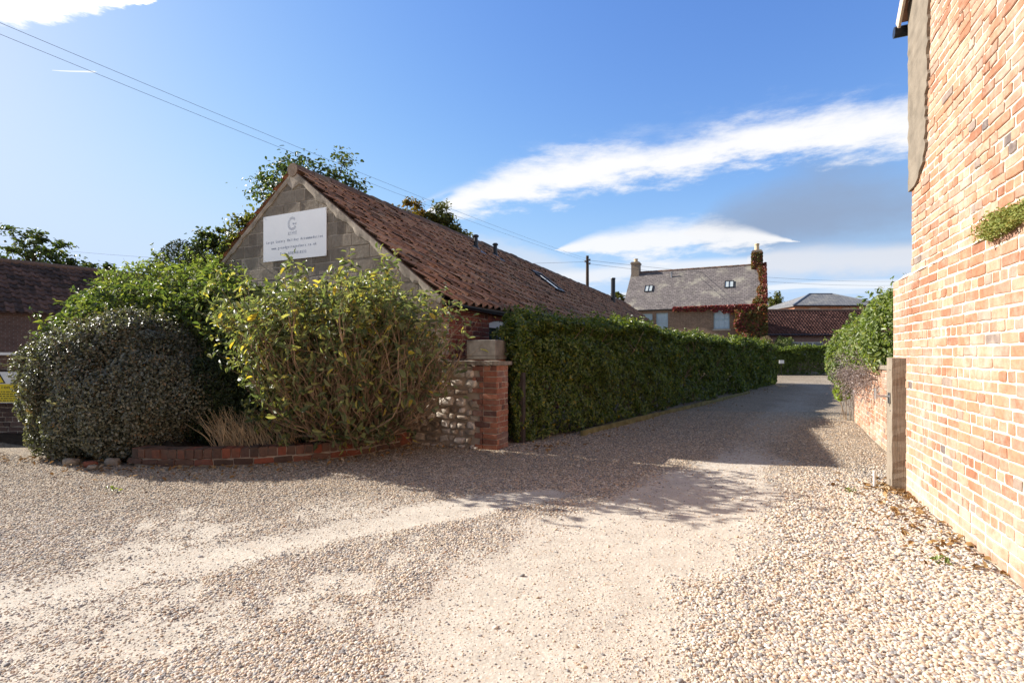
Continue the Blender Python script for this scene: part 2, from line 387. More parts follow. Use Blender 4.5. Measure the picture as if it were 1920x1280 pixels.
def timber():
    t = MT('weathered_timber', .85, .2); v = t.pos((26, 26, .9)); n = t.noise(4, 8, .7, v)
    c = t.ramp(n, [(.25, (.10,.078,.058)), (.45, (.22,.18,.135)), (.7, (.34,.285,.22))])
    c = t.mix(t.rng(t.noise(3, 3), .55, .7, 0, .4), c, (.35,.31,.26)); t.col(c); t.bump(n, .8, .006); return t.m
M_timber = timber()
def glass(name, tint=(.04,.05,.06), rough=.04):
    t = MT(name, rough, .9); t.col(tint); t.b.inputs['Coat Weight'].default_value = 1.0; t.b.inputs['Coat Roughness'].default_value = rough; return t.m
M_glass = glass('window_glass'); M_glass_blue = glass('curtained_glass', (.42,.55,.63), .12)
M_blue = simple('blue_frame', (.40,.54,.61), .5, .3, .1, 4, 0)
def slate(name, tones, sc=1.0, lichen=.5, rot=0.0):
    t = MT(name, .75, .3)
    g = t.N('ShaderNodeNewGeometry'); s = t.N('ShaderNodeSeparateXYZ'); vr = t.N('ShaderNodeVectorRotate', rotation_type='Z_AXIS'); vr.inputs['Angle'].default_value = -rot
    t.L(g.outputs['Position'], vr.inputs['Vector']); t.L(vr.outputs[0], s.inputs[0])
    cb = t.N('ShaderNodeCombineXYZ'); t.L(s.outputs[0], cb.inputs[0]); t.L(t.math('MULTIPLY', s.outputs[2], 1.4), cb.inputs[1])
    bt = t.N('ShaderNodeTexBrick'); t.L(cb.outputs[0], bt.inputs['Vector'])
    for k, v in (('Color1', tones[0]), ('Color2', tones[1]), ('Mortar', tuple(x*.45 for x in tones[0]))): bt.inputs[k].default_value = (*v, 1)
    bt.inputs['Scale'].default_value = sc; bt.inputs['Mortar Size'].default_value = .014; bt.inputs['Brick Width'].default_value = .3; bt.inputs['Row Height'].default_value = .2
    c = t.mix(.8, bt.outputs[0], t.ramp(t.noise(7, 5, .7), [(.3, (.6,.6,.62)), (.7, (1.35,1.32,1.25))]), 'MULTIPLY')
    c = t.mix(t.rng(t.noise(.9, 7, .7), .5, .68, 0, lichen), c, (.50,.47,.36))
    t.col(c); t.bump(bt.outputs['Fac'], -.5, .01); return t.m

# ------------------------------------------------------------------ brickwork in mesh
def bricks(mb, o, u, n, width, height, course=.08, long=.225, short=.1125, gap=.012, depth=.05, holes=(), jit=.003, out=.004, r=rng, v0=0, headers=.35, soldier=False, cham=.007, bev=.003):
    """bricks laid on a plane: o corner, u along, n outward normal. Every brick is an island with rounded, uneven edges."""
    u = np.asarray(u, float); n = np.asarray(n, float)
    rects = []
    rows = int(round(height/course))
    for j in range(rows):
        a0 = j*course; a1 = a0+course
        segs = [(0, width)]
        for (h0, h1, g0, g1) in holes:
            if a1 > g0+.01 and a0 < g1-.01:
                ns = []
                for s0, s1 in segs:
                    if h1 <= s0 or h0 >= s1: ns.append((s0, s1)); continue
                    if h0 > s0: ns.append((s0, h0))
                    if h1 < s1: ns.append((h1, s1))
                segs = ns
        for s0, s1 in segs:
            hdr = (j % 4 == 3)
            x = s0
            first = short*.75 if j % 2 else long*.5 if hdr else 0
            while x < s1-.015:
                L = short if (hdr or r.random() < headers*.3) else long
                L *= r.uniform(.94, 1.06)
                if first: L = first; first = 0
                if s1-(x+L) < .05: L = s1-x
                L = min(L, s1-x)
                rects.append((x+gap/2, x+L-gap/2, a0+gap/2, a1-gap/2)); x += L
    rc = np.array(rects); k = len(rc)
    wd = (rc[:, 1]-rc[:, 0]); ht = rc[:, 3]-rc[:, 2]
    c = np.minimum(cham, ht*.22)
    def ring(ins):
        x0, x1, y0, y1 = rc[:, 0]+ins, rc[:, 1]-ins, rc[:, 2]+ins, rc[:, 3]-ins
        xm = (x0+x1)/2
        return np.stack([np.stack(t, 1) for t in ((x0+c, y0), (xm, y0), (x1-c, y0), (x1, y0+c), (x1, y1-c), (x1-c, y1), (xm, y1), (x0+c, y1), (x0, y1-c), (x0, y0+c))], 1)
    m = 10
    jt = r.normal(size=(k, m, 2))*jit
    pz = r.uniform(-out, out, (k, 1))*np.ones((1, m))
    tilt = r.normal(size=(k, 1))*out*.6*np.linspace(-1, 1, m)[None]
    A = ring(0)+jt; B = A.copy(); Cc = ring(.006)+jt*.8
    zA = np.full((k, m), -depth); zB = pz-bev; zC = pz+tilt*.4
    def W3(P, z): return np.asarray(o)+P[..., 0:1]*u+P[..., 1:2]*(Z if not soldier else Z)+z[..., None]*n
    V = np.concatenate([W3(A, zA), W3(B, zB), W3(Cc, zC)], 1)       # k, 30, 3
    i = np.arange(m); jn = (i+1) % m
    side = np.concatenate([np.stack([q*m+i, q*m+jn, (q+1)*m+jn, (q+1)*m+i], 1) for q in (0, 1)])
    cap = (2*m+i)[None]
    base = (np.arange(k)*3*m)
    flip = np.dot(np.cross(u, Z), n) < 0
    F1 = (base[:, None, None]+side[None]).reshape(-1, 4); F2 = base[:, None]+cap
    if flip: F1 = F1[:, ::-1]; F2 = F2[:, ::-1]
    n0 = mb.n; mb.add(V.reshape(-1, 3), F1); 
    mb.l.append((F2+n0).ravel()); mb.k.append(np.full(len(F2), m)); mb.m.append(np.zeros(len(F2), int))
    return len(rc)

def pantiles(mb, o, a, dn, length, slope, w=.25, g=.3, amp=.042, r=rng, flipw=False):
    """pantiles: o ridge corner, a along the ridge, dn down the slope; S-curved tiles, overlapping courses"""
    a = unit(a); dn = unit(dn); up = np.cross(a, dn); up = up if up[2] > 0 else -up
    nc = int(math.ceil(length/w)); nr = int(math.ceil(slope/g)); ks = 9
    s = np.linspace(0, 1, ks)
    prof = amp*(np.sin((s*.97+.02)*2*np.pi)*.75+.35*np.cos((s)*2*np.pi))
    if flipw: prof = prof[::-1]
    ii, jj = np.meshgrid(np.arange(nc), np.arange(nr), indexing='ij'); ii = ii.ravel(); jj = jj.ravel(); k = len(ii)
    dx = r.normal(size=k)*.006; dy = r.normal(size=k)*.012; dz = r.normal(size=k)*.008; tl = r.normal(size=k)*.010
    V = []
    for e, (q, lift) in enumerate(((0.0, 0.0), (1.10, .058), (1.10, .024))):
        al = (ii*w)[:, None]+s[None]*w*1.04+dx[:, None]
        if e == 0: al = al
        down = np.clip((jj+q)*g+dy*(e > 0), 0, slope+.05)[:, None]*np.ones((1, ks))
        h = prof[None]+lift+dz[:, None]*(e > 0)+tl[:, None]*(s[None]-.5)
        V.append(np.asarray(o)+al[..., None]*a+down[..., None]*dn+h[..., None]*up)
    V = np.concatenate(V, 1)
    i = np.arange(ks-1); f = np.concatenate([np.stack([q*ks+i, q*ks+i+1, (q+1)*ks+i+1, (q+1)*ks+i], 1) for q in (0, 1)])
    F = (np.arange(k)[:, None, None]*3*ks+f[None]).reshape(-1, 4)
    if np.dot(np.cross(a, dn), up) < 0: F = F[:, ::-1]
    mb.add(V.reshape(-1, 3), F)

# ------------------------------------------------------------------ ground
TRA = np.array([(.1,0,.9),(.1,2.1,.9),(.22,2.67,.92),(.5,3.37,.92),(1.0,3.95,.8),(1.85,4.9,.7),(2.4,5.9,.62),(3.4,7.3,.55),(5,9.8,.6),(8,14.5,.7),(12,20,.9),(15,25,1.4),(19,29,2.5)])
TRB = np.array([(-5,1.2,.5),(-3.5,2.4,.5),(-2.6,3.0,.45),(-1.6,3.75,.4),(-.6,4.5,.34),(.4,5.0,.25)])
def track(x, y, T):
    best = np.full(x.shape, 9.)
    for p, q in zip(T[:-1], T[1:]):
        d = q[:2]-p[:2]; t = np.clip(((x-p[0])*d[0]+(y-p[1])*d[1])/(d@d), 0, 1)
        h = p[2]+(q[2]-p[2])*t; best = np.minimum(best, np.hypot(x-p[0]-d[0]*t, y-p[1]-d[1]*t)/h)
    return best
def sand(x, y):
    p = np.stack([x, y, 0*x], -1).reshape(-1, 3)
    nz = (lump(p, 3, 7, 2.3)*.28+lump(p, 4, 6, 8)*.16).reshape(x.shape)
    d = np.minimum(track(x, y, TRA), track(x, y, TRB)*1.05)+nz
    s = np.clip((1.38-d)/1.0, 0, 1); s = s*s*(3-2*s)*(1-.6*np.clip((y-5.6)/2.2, 0, 1))
    q = p@np.array([[.85, -.3, 0], [.5, 1.5, 0], [0, 0, 0]])
    pa = (lump(q, 14, 6, 1.5)*.6+lump(p, 15, 6, 5)*.35+lump(p, 16, 6, 13)*.2).reshape(x.shape)
    pa = np.clip(pa*1.1+.12, 0, .85)*np.clip((1.6-x)/1.5, 0, 1)*np.clip((5.6-y)/1.5, 0, 1)
    return np.maximum(s, pa)
def gheight(x, y):
    p = np.stack([x, y, 0*x], -1).reshape(-1, 3)
    h = (lump(p, 8, 6, 1.1)*.012+lump(p, 9, 6, 4)*.005).reshape(x.shape)
    near = np.clip((26-np.hypot(x, y))/8, 0, 1)
    return (h-.012*sand(x, y))*near-.004
def nonuni(lo, hi, step, far):
    a = [lo]; 
    core = list(np.arange(lo, hi, step)); d = step
    up = []; x = hi
    while x < far: up.append(x); d *= 1.35; x += d
    up.append(far); dn = []; d = step; x = lo-step
    while x > -far: dn.append(x); d *= 1.35; x -= d
    dn.append(-far); return np.array(sorted(set(dn))+core+up)
gx = nonuni(-9, 9, .09, 900.); gy = nonuni(0.6, 12, .09, 900.)
GX, GY = np.meshgrid(gx, gy, indexing='ij'); GZ = gheight(GX, GY)
mb = MB(); nx, ny = GX.shape
i, j = np.meshgrid(np.arange(nx-1), np.arange(ny-1), indexing='ij')
q = np.stack([i*ny+j, (i+1)*ny+j, (i+1)*ny+j+1, i*ny+j+1], -1).reshape(-1, 4)
mb.add(np.stack([GX, GY, GZ], -1).reshape(-1, 3), q)
PEB = [(0, (.13,.12,.115)), (.12, (.24,.232,.228)), (.26, (.37,.352,.33)), (.38, (.49,.40,.29)), (.50, (.55,.45,.325)), (.60, (.33,.25,.175)), (.70, (.54,.48,.395)), (.84, (.62,.57,.49)), (.95, (.42,.28,.18)), (1, (.70,.67,.62))]
def groundmat():
    t = MT('gravel_drive', .95, .15)
    at = t.N('ShaderNodeAttribute'); at.attribute_name = 'sand'
    vec = t.pos(); w = t.N('ShaderNodeTexNoise'); w.inputs['Scale'].default_value = 30; t.L(vec, w.inputs['Vector'])
    vv = t.N('ShaderNodeMix', data_type='VECTOR'); vv.inputs[0].default_value = .02; t.L(vec, vv.inputs[4]); t.L(w.outputs['Color'], vv.inputs[5])
    def vor(sc):
        n = t.N('ShaderNodeTexVoronoi'); n.inputs['Scale'].default_value = sc; t.L(vv.outputs[1], n.inputs['Vector'])
        s = t.N('ShaderNodeSeparateColor'); t.L(n.outputs['Color'], s.inputs[0]); return n.outputs['Distance'], s.outputs[0]
    d1, c1 = vor(55); d2, c2 = vor(110)
    peb = t.ramp(c1, PEB); fine = t.ramp(c2, PEB)
    g = t.mix(.35, peb, fine); g = t.mix(t.rng(d1, .35, .75, 0, .75), g, (.095,.078,.06))
    g = t.mix(.5, g, t.ramp(t.noise(1.2, 4), [(.3, (.8,.78,.74)), (.7, (1.15,1.12,1.1))]), 'MULTIPLY')
    sn = t.ramp(t.noise(5, 7, .65), [(.25, (.34,.302,.25)), (.55, (.44,.395,.33)), (.8, (.51,.465,.395))])
    sn = t.mix(t.rng(c2, .72, .86, 0, .6), sn, fine)
    ft = t.math('ADD', at.outputs['Fac'], t.math('MULTIPLY', t.math('SUBTRACT', t.noise(24, 4), .5), .9))
    m = t.rng(ft, .15, .8)
    yy = t.N('ShaderNodeSeparateXYZ'); t.L(t.N('ShaderNodeNewGeometry').outputs['Position'], yy.inputs[0])
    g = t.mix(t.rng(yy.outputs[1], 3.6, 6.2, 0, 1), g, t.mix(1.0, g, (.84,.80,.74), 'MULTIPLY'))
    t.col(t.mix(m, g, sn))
    hh = t.math('ADD', t.math('MULTIPLY', t.math('SUBTRACT', 1.0, d1), t.math('SUBTRACT', 1.05, m)), t.math('MULTIPLY', t.noise(45, 5), .55))
    t.bump(hh, .9, .012); return t.m
g = mb.build('ground', groundmat()); g['kind'] = 'structure'
at = g.data.attributes.new('sand', 'FLOAT', 'POINT'); at.data.foreach_set('value', sand(GX, GY).ravel().astype(np.float32))

# loose pebbles: one countless mass, scattered over the drive
def gravel():
    n = 420000
    yy = 1.6+10.6*rng.random(n)**1.8; xx = (rng.random(n)*2-1)*(yy*1.08+.3)
    # keep to the drive: left of the building wall, in front of the planter and hedge
    ok = xx < np.where(yy < 5.45, 1.63+.4473*yy, 4.62+(yy-6.02)*.532)-.03
    ok &= yy < np.interp(xx, [-20,-7.2,-6,-4.7,-3.7,-2.5,-1.4,-.2,0,.3,2.5,8], [7.4,7.2,6.55,6.25,6.1,6.5,7.8,7.1,7.6,7.9,10.8,18])
    sd = sand(xx, yy); dens = np.where(yy < 4, 1.0, np.where(yy < 6, .9, .6))
    ok &= rng.random(n) < (1-sd*.95)*dens*np.clip(.45+yy*.10+.3, 0, 1)
    xx, yy = xx[ok], yy[ok]; k = len(xx)
    bigr = np.clip((xx-.3)/2.0, 0, 1)*np.clip((6.5-yy)/2, 0, 1)           # coarser stone along the brick wall
    s = (.0046+.0046*rng.random(k)**1.8)*(1+.45*bigr)*(1+.06*np.clip(yy-3, 0, 6))
    s *= np.where(sand(xx, yy) > .6, .8, 1)
    ng_ = 150000                                                    # grit and crumbs pressed into the worn tracks
    y2 = 1.7+4.6*rng.random(ng_)**1.6; x2 = (rng.random(ng_)*2-1)*(y2*1.05+.2); o2 = (x2 < 1.6+.447*y2-.05) & (sand(x2, y2) > .25) & (rng.random(ng_) < np.clip(.55+.5*lump(np.stack([x2, y2, 0*x2], 1), 17, 7, 5), .05, 1))
    x2, y2 = x2[o2], y2[o2]; s2_ = .0016+.0032*rng.random(len(x2))**3
    big = rng.random(len(x2)) < .005; s2_ = np.where(big, .006+.009*rng.random(len(x2)), s2_)
    xx, yy, s, bigr = np.r_[xx, x2], np.r_[yy, y2], np.r_[s, s2_], np.r_[bigr, 0*x2]; k = len(xx)
    zz = gheight(xx, yy)+s*np.where(rng.random(k) < .6, -.1, .3)*(1-.5*(1-bigr))
    me = bpy.data.meshes.new('gravel'); me.vertices.add(k); me.vertices.foreach_set('co', np.stack([xx, yy, zz], 1).ravel().astype(np.float32))
    a = me.attributes.new('scl', 'FLOAT_VECTOR', 'POINT'); a.data.foreach_set('vector', (s[:, None]*np.stack([.95+.7*rng.random(k), .8+.3*rng.random(k), .5+.3*rng.random(k)], 1)).ravel().astype(np.float32))
    a = me.attributes.new('rot', 'FLOAT_VECTOR', 'POINT'); a.data.foreach_set('vector', np.stack([rng.normal(size=k)*.35, rng.normal(size=k)*.35, rng.random(k)*6.28], 1).ravel().astype(np.float32))
    o = bpy.data.objects.new('gravel', me); C.objects.link(o); tag(o, 'loose tan and grey pebbles covering the drive', 'gravel', kind='stuff')
    t = MT('pebble', .75, .3); oi = t.N('ShaderNodeObjectInfo')
    c = t.ramp(oi.outputs['Random'], PEB); c = t.mix(.5, c, t.ramp(t.noise(160, 3), [(.3, (.75,.72,.7)), (.7, (1.25,1.22,1.2))]), 'MULTIPLY')
    yy = t.N('ShaderNodeSeparateXYZ'); t.L(t.N('ShaderNodeNewGeometry').outputs['Position'], yy.inputs[0])
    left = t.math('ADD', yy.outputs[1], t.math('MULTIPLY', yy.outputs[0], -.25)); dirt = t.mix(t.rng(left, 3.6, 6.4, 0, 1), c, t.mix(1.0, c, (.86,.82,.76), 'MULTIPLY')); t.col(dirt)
    ng = bpy.data.node_groups.new('pebbles', 'GeometryNodeTree')
    ng.interface.new_socket('Geometry', in_out='INPUT', socket_type='NodeSocketGeometry'); ng.interface.new_socket('Geometry', in_out='OUTPUT', socket_type='NodeSocketGeometry')
    gi = ng.nodes.new('NodeGroupInput'); go = ng.nodes.new('NodeGroupOutput')
    ic = ng.nodes.new('GeometryNodeMeshIcoSphere'); ic.inputs['Radius'].default_value = 1; ic.inputs['Subdivisions'].default_value = 2
    sm = ng.nodes.new('GeometryNodeSetShadeSmooth'); mt = ng.nodes.new('GeometryNodeSetMaterial'); mt.inputs['Material'].default_value = t.m
    ip = ng.nodes.new('GeometryNodeInstanceOnPoints')
    def attr(nm):
        q = ng.nodes.new('GeometryNodeInputNamedAttribute'); q.data_type = 'FLOAT_VECTOR'; q.inputs['Name'].default_value = nm; return q.outputs['Attribute']
    l = ng.links.new
    l(ic.outputs['Mesh'], sm.inputs[0]); l(sm.outputs[0], mt.inputs[0]); l(gi.outputs[0], ip.inputs['Points']); l(mt.outputs[0], ip.inputs['Instance'])
    e2r = ng.nodes.new('FunctionNodeEulerToRotation'); l(attr('rot'), e2r.inputs[0]); l(e2r.outputs[0], ip.inputs['Rotation']); l(attr('scl'), ip.inputs['Scale']); l(ip.outputs[0], go.inputs[0])
    md = o.modifiers.new('pebbles', 'NODES'); md.node_group = ng
gravel()

# ------------------------------------------------------------------ building on the right
def right_building():
    d = unit(v3(.955, 2.135, 0)); n = v3(-d[1], d[0], 0)              # along the wall going away, outward normal (towards the drive)
    P0 = v3(4.07, 5.47, 0)                                            # far corner at the foot
    nr = v3(.2, -3.0, 0)
    root = thing('brick_building', 'tall sunlit old red brick building with grey cement patch, edge of the drive at right', 'building', tuple(P0))
    u = -d; Lw = 7.6
    m = MB(); bricks(m, P0-n*.0, u, n, Lw, 2.12, .0785, (.225), .112, .012, .05, jit=.0026, out=.0035, headers=.6)
    w = m.build('plinth_wall', M_brick_right, root)
    m = MB(); obox(m, P0-n*.35-d*0+v3(0, 0, -.2), u*Lw, n*.3455, v3(0, 0, 2.32)); m.build('mortar', M_mortar_right, w)
    # sloped ledge between thick lower wall and the wall above
    m = MB(); zt = 2.12
    prof = [(0.0, zt-.002), (-.10, zt+.07), (-.35, zt+.07), (-.35, zt-.002)]
    ns = 60; vs = []
    for i_ in range(ns+1):
        jz = rng.normal()*.006
        vs += [P0+u*(Lw*i_/ns)+n*(a+.004+rng.normal()*.006*(a == 0))+v3(0, 0, b+jz) for a, b in prof]
    f = [[i_*4+k, i_*4+(k+1) % 4, i_*4+4+(k+1) % 4, i_*4+4+k] for i_ in range(ns) for k in range(4)]+[[0, 1, 2, 3], [ns*4+3, ns*4+2, ns*4+1, ns*4]]
    m.add(vs, f); m.build('ledge', M_mortar_right, w)
    # upper wall
    P1 = P0-n*.085+u*.30+v3(0, 0, zt+.04); H = 5.6-zt
    m = MB(); bricks(m, P1, u, n, Lw-.3, H, .077, .225, .112, .012, .05, jit=.0032, out=.0048, headers=.6, bev=.004)
    w2 = m.build('upper_wall', M_brick_right, root)
    m = MB(); obox(m, P1-n*.30, u*(Lw-.3), n*.2935, v3(0, 0, H)); m.build('mortar', M_mortar_right, w2)
    # cement patch, ragged edges, about 2 cm proud
    m = MB(); zs = np.linspace(3.0, 4.95, 40); ring = []
    rr = np.random.default_rng(5)
    left = [(-.03+rr.normal()*.008, z) for z in zs]
    wd = np.interp(zs, [3.0, 3.12, 3.3, 3.6, 4.95], [.16, .40, .50, .50, .60])
    right = [(wd[k]+rr.normal()*.022, zs[k]) for k in range(len(zs))]
    k = len(zs); front = [P1*v3(1,1,0)+u*a+n*(.020+rr.normal()*.002)+v3(0,0,z) for a, z in left]+[P1*v3(1,1,0)+u*a+n*(.020+rr.normal()*.002)+v3(0,0,z) for a, z in right]
    back = [p-n*.06 for p in front]
    f = []
    for a in range(k-1):
        f += [[a, a+1, k+a+1, k+a], [2*k+a, 2*k+a+1, a+1, a], [k+a, k+a+1, 3*k+a+1, 3*k+a]]
    f += [[0, k, 3*k, 2*k], [k-1, 2*k+k-1, 3*k+k-1, 2*k-1]]
    m.add(front+back, f); m.build('cement_patch', M_render, w2)
    # far return wall so the corner has depth
    m = MB(); obox(m, P1-n*3.2-v3(0,0,zt+.04)+u*.02, n*2.9, u*.25, v3(0, 0, 5.6)); m.build('back_wall', M_mortar_right, root)
    # roof: eave at the far side, rake climbing towards the viewer
    e = P1*v3(1,1,0)+d*.16+v3(0, 0, 4.80)
    rk = unit(u*.80+Z*.72); rn = unit(np.cross(n, rk)); rn = rn if rn[2] > 0 else -rn
    m = MB(); obox(m, e+n*.07-n*3.5, rk*4.2, n*3.5, rn*.07)
    rf = m.build('roof', M_tile, root)
    m = MB(); obox(m, e+n*.071-rn*.13, rk*4.2, rn*.128, n*.022); m.build('bargeboard', M_fascia, rf)
    m = MB(); tube(m, [e+n*.10-v3(0,0,.07)+d*.04, e-n*3.4-v3(0,0,.07)+d*.04], .055, 12); m.build('gutter', M_black, root)
    # moss on the ledge
    mo = MB(); k = 5200
    t = rng.random(k)**.8; s = 2.10+t*1.1                            # metres along u from the corner
    s = 2.30+1.0*rng.random(k)
    th = np.interp(s, [2.28, 2.42, 2.7, 3.0, 3.3], [.02, .085, .06, .045, .05])
    off = .015+rng.normal(size=k)*.035; h = (rng.random(k)-.45)*th*2.0
    p = P0+u*s[:, None]+n*(off)[:, None]+Z*(2.13+h+.02)[:, None]
    leaves(mo, p, np.tile(n*.6+Z*.6, (k, 1)), .016+.012*rng.random(k), .4, .1, spread=.9)
    o = mo.build('ledge_plant', leafmat('moss', [(0, (.15,.18,.045)), (.6, (.26,.29,.08)), (1, (.34,.30,.10))], .8, .2, .2, (1.2,1.2,.6)), loc=tuple(P0+u*2.7+Z*2.12))
    tag(o, 'small green tuft growing along the ledge high on the sunlit brick wall', 'plant')
    return P0, d, n
RB = right_building()

# gate post beside the corner
def gate_post():
    P0, d, n = RB
    c = v3(3.775, 5.085, 0)
    root = thing('gate_post', 'weathered square timber gate post standing against the sunlit brick wall', 'gate post', tuple(c))
    wv = v3(d[1], -d[0], 0)*.125; dv = d*.21
    m = MB(); nz = 24; vs = []
    for k in range(nz+1):
        z = 1.315*k/nz-.0; a = rng.normal(size=(4, 2))*.0016
        for q, (x, y) in enumerate(((0, 0), (1, 0), (1, 1), (0, 1))):
            vs.append(c+wv*x+dv*y+v3(a[q, 0], a[q, 1], z+(.006*y if k == nz else 0)))
    f = [[k*4+q, k*4+(q+1) % 4, k*4+4+(q+1) % 4, k*4+4+q] for k in range(nz) for q in range(4)]+[[nz*4+q for q in range(4)]]
    m.add(vs, f); m.build('shaft', M_timber, root)
    m = MB(); ux = unit(wv)
    obox(m, c-ux*.004+d*.05+Z*.86, d*.09, -ux*.003, Z*.11); pl = m.build('latch_plate', M_metal, root)
    m = MB(); tube(m, [c-ux*.005+d*.10+Z*.93, c-ux*.09+d*.10+Z*.93, c-ux*.12+d*.10+Z*.935], .011, 8); tube(m, [c-ux*.115+d*.10+Z*.90, c-ux*.115+d*.10+Z*1.01], .012, 8); m.build('hinge_pin', M_metal, root)
    for zz in (.38, .79, 1.20):
        m = MB(); tube(m, [c-ux*.0+d*.06+Z*zz, c-ux*.006+d*.06+Z*zz], .007, 8); m.build('bolt', M_metal, root)
    m = MB(); p = v3(3.68, 5.2, 0); tube(m, [p-Z*.05, p+Z*.16], [.013, .013], 10); tube(m, [p+Z*.16, p+Z*.175], [.016, .012], 10)
    o = m.build('ground_peg', simple('pale_peg', (.6,.57,.52), .7), loc=tuple(p)); tag(o, 'short pale peg stuck in the gravel at the foot of the gate post', 'peg')
gate_post()

# low brick wall beyond the post, with its plants
LA = v3(6.95, 10.4, 0); LB = v3(4.62, 6.02, 0); LD = unit(LA-LB); LN = v3(-LD[1], LD[0], 0); LLEN = np.linalg.norm(LA-LB)
def low_wall():
    root = thing('low_brick_wall', 'low red brick wall running along the lane behind the gate post', 'wall', tuple(LA))
    m = MB(); bricks(m, LA, -LD, LN, LLEN, 1.14, .0785, .225, .112, .013, .05, jit=.004, out=.005); 
    bricks(m, LA-LN*.22, LN, LD, .22, 1.14, .0785, .225, .112, .013, .05, jit=.004, out=.005)
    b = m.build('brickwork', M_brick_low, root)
    m = MB(); obox(m, LA-LN*.215-LD*.008-Z*.1, -LD*LLEN, LN*.207, Z*1.24); m.build('mortar', M_mortar_pale, b)
    m = MB(); obox(m, LA-LN*.23+Z*1.142+LD*.02, -LD*LLEN, LN*.26, Z*.06); m.build('coping', M_coping, root)
low_wall()

# ------------------------------------------------------------------ barn with the sign
A_ = v3(.425, .905, 0); A_ /= np.linalg.norm(A_)                      # barn axis, going away
G_ = v3(A_[1], -A_[0], 0)                                             # along the gable to the right
AP = v3(-3.973, 9.35, 4.74); BW = 3.174; EZ = 2.29; BL = 27.2         # apex, half width, eave height, length
def bp(t, w, z): return v3(*(AP[:2]+A_[:2]*t+G_[:2]*w), z)
RISE = AP[2]-EZ; SLOPE = math.hypot(RISE, BW); DN = (G_*BW-Z*RISE)/SLOPE; DNL = (-G_*BW-Z*RISE)/SLOPE
def text_mesh(mb, txt, origin, u, n, pitch, size, mi=0, depth=.0003, squash=.82):
    """letters set one by one at a fixed pitch, like a typewriter face"""
    up = Z
    for k, ch in enumerate(txt):
        if ch == ' ': continue
        cu = bpy.data.curves.new('t', 'FONT'); cu.body = ch; cu.size = size; cu.extrude = depth; cu.align_x = 'CENTER'; cu.resolution_u = 3
        ob = bpy.data.objects.new('t', cu); C.objects.link(ob)
        me = bpy.data.meshes.new_from_object(ob.evaluated_get(bpy.context.evaluated_depsgraph_get()))
        if len(me.vertices):
            co = np.empty(len(me.vertices)*3); me.vertices.foreach_get('co', co); co = co.reshape(-1, 3)
            w = co[:, 0].max()-co[:, 0].min(); sx = squash if w < pitch*1.05/squash else pitch*.98/w
            V = np.asarray(origin)+np.outer(co[:, 0]*sx+pitch*(k+.5), u)+np.outer(co[:, 1], up)+np.outer(co[:, 2]+depth, n)
            mb.add(V, [list(p.vertices) for p in me.polygons], mi)
        bpy.data.objects.remove(ob); bpy.data.curves.remove(cu); bpy.data.meshes.remove(me)
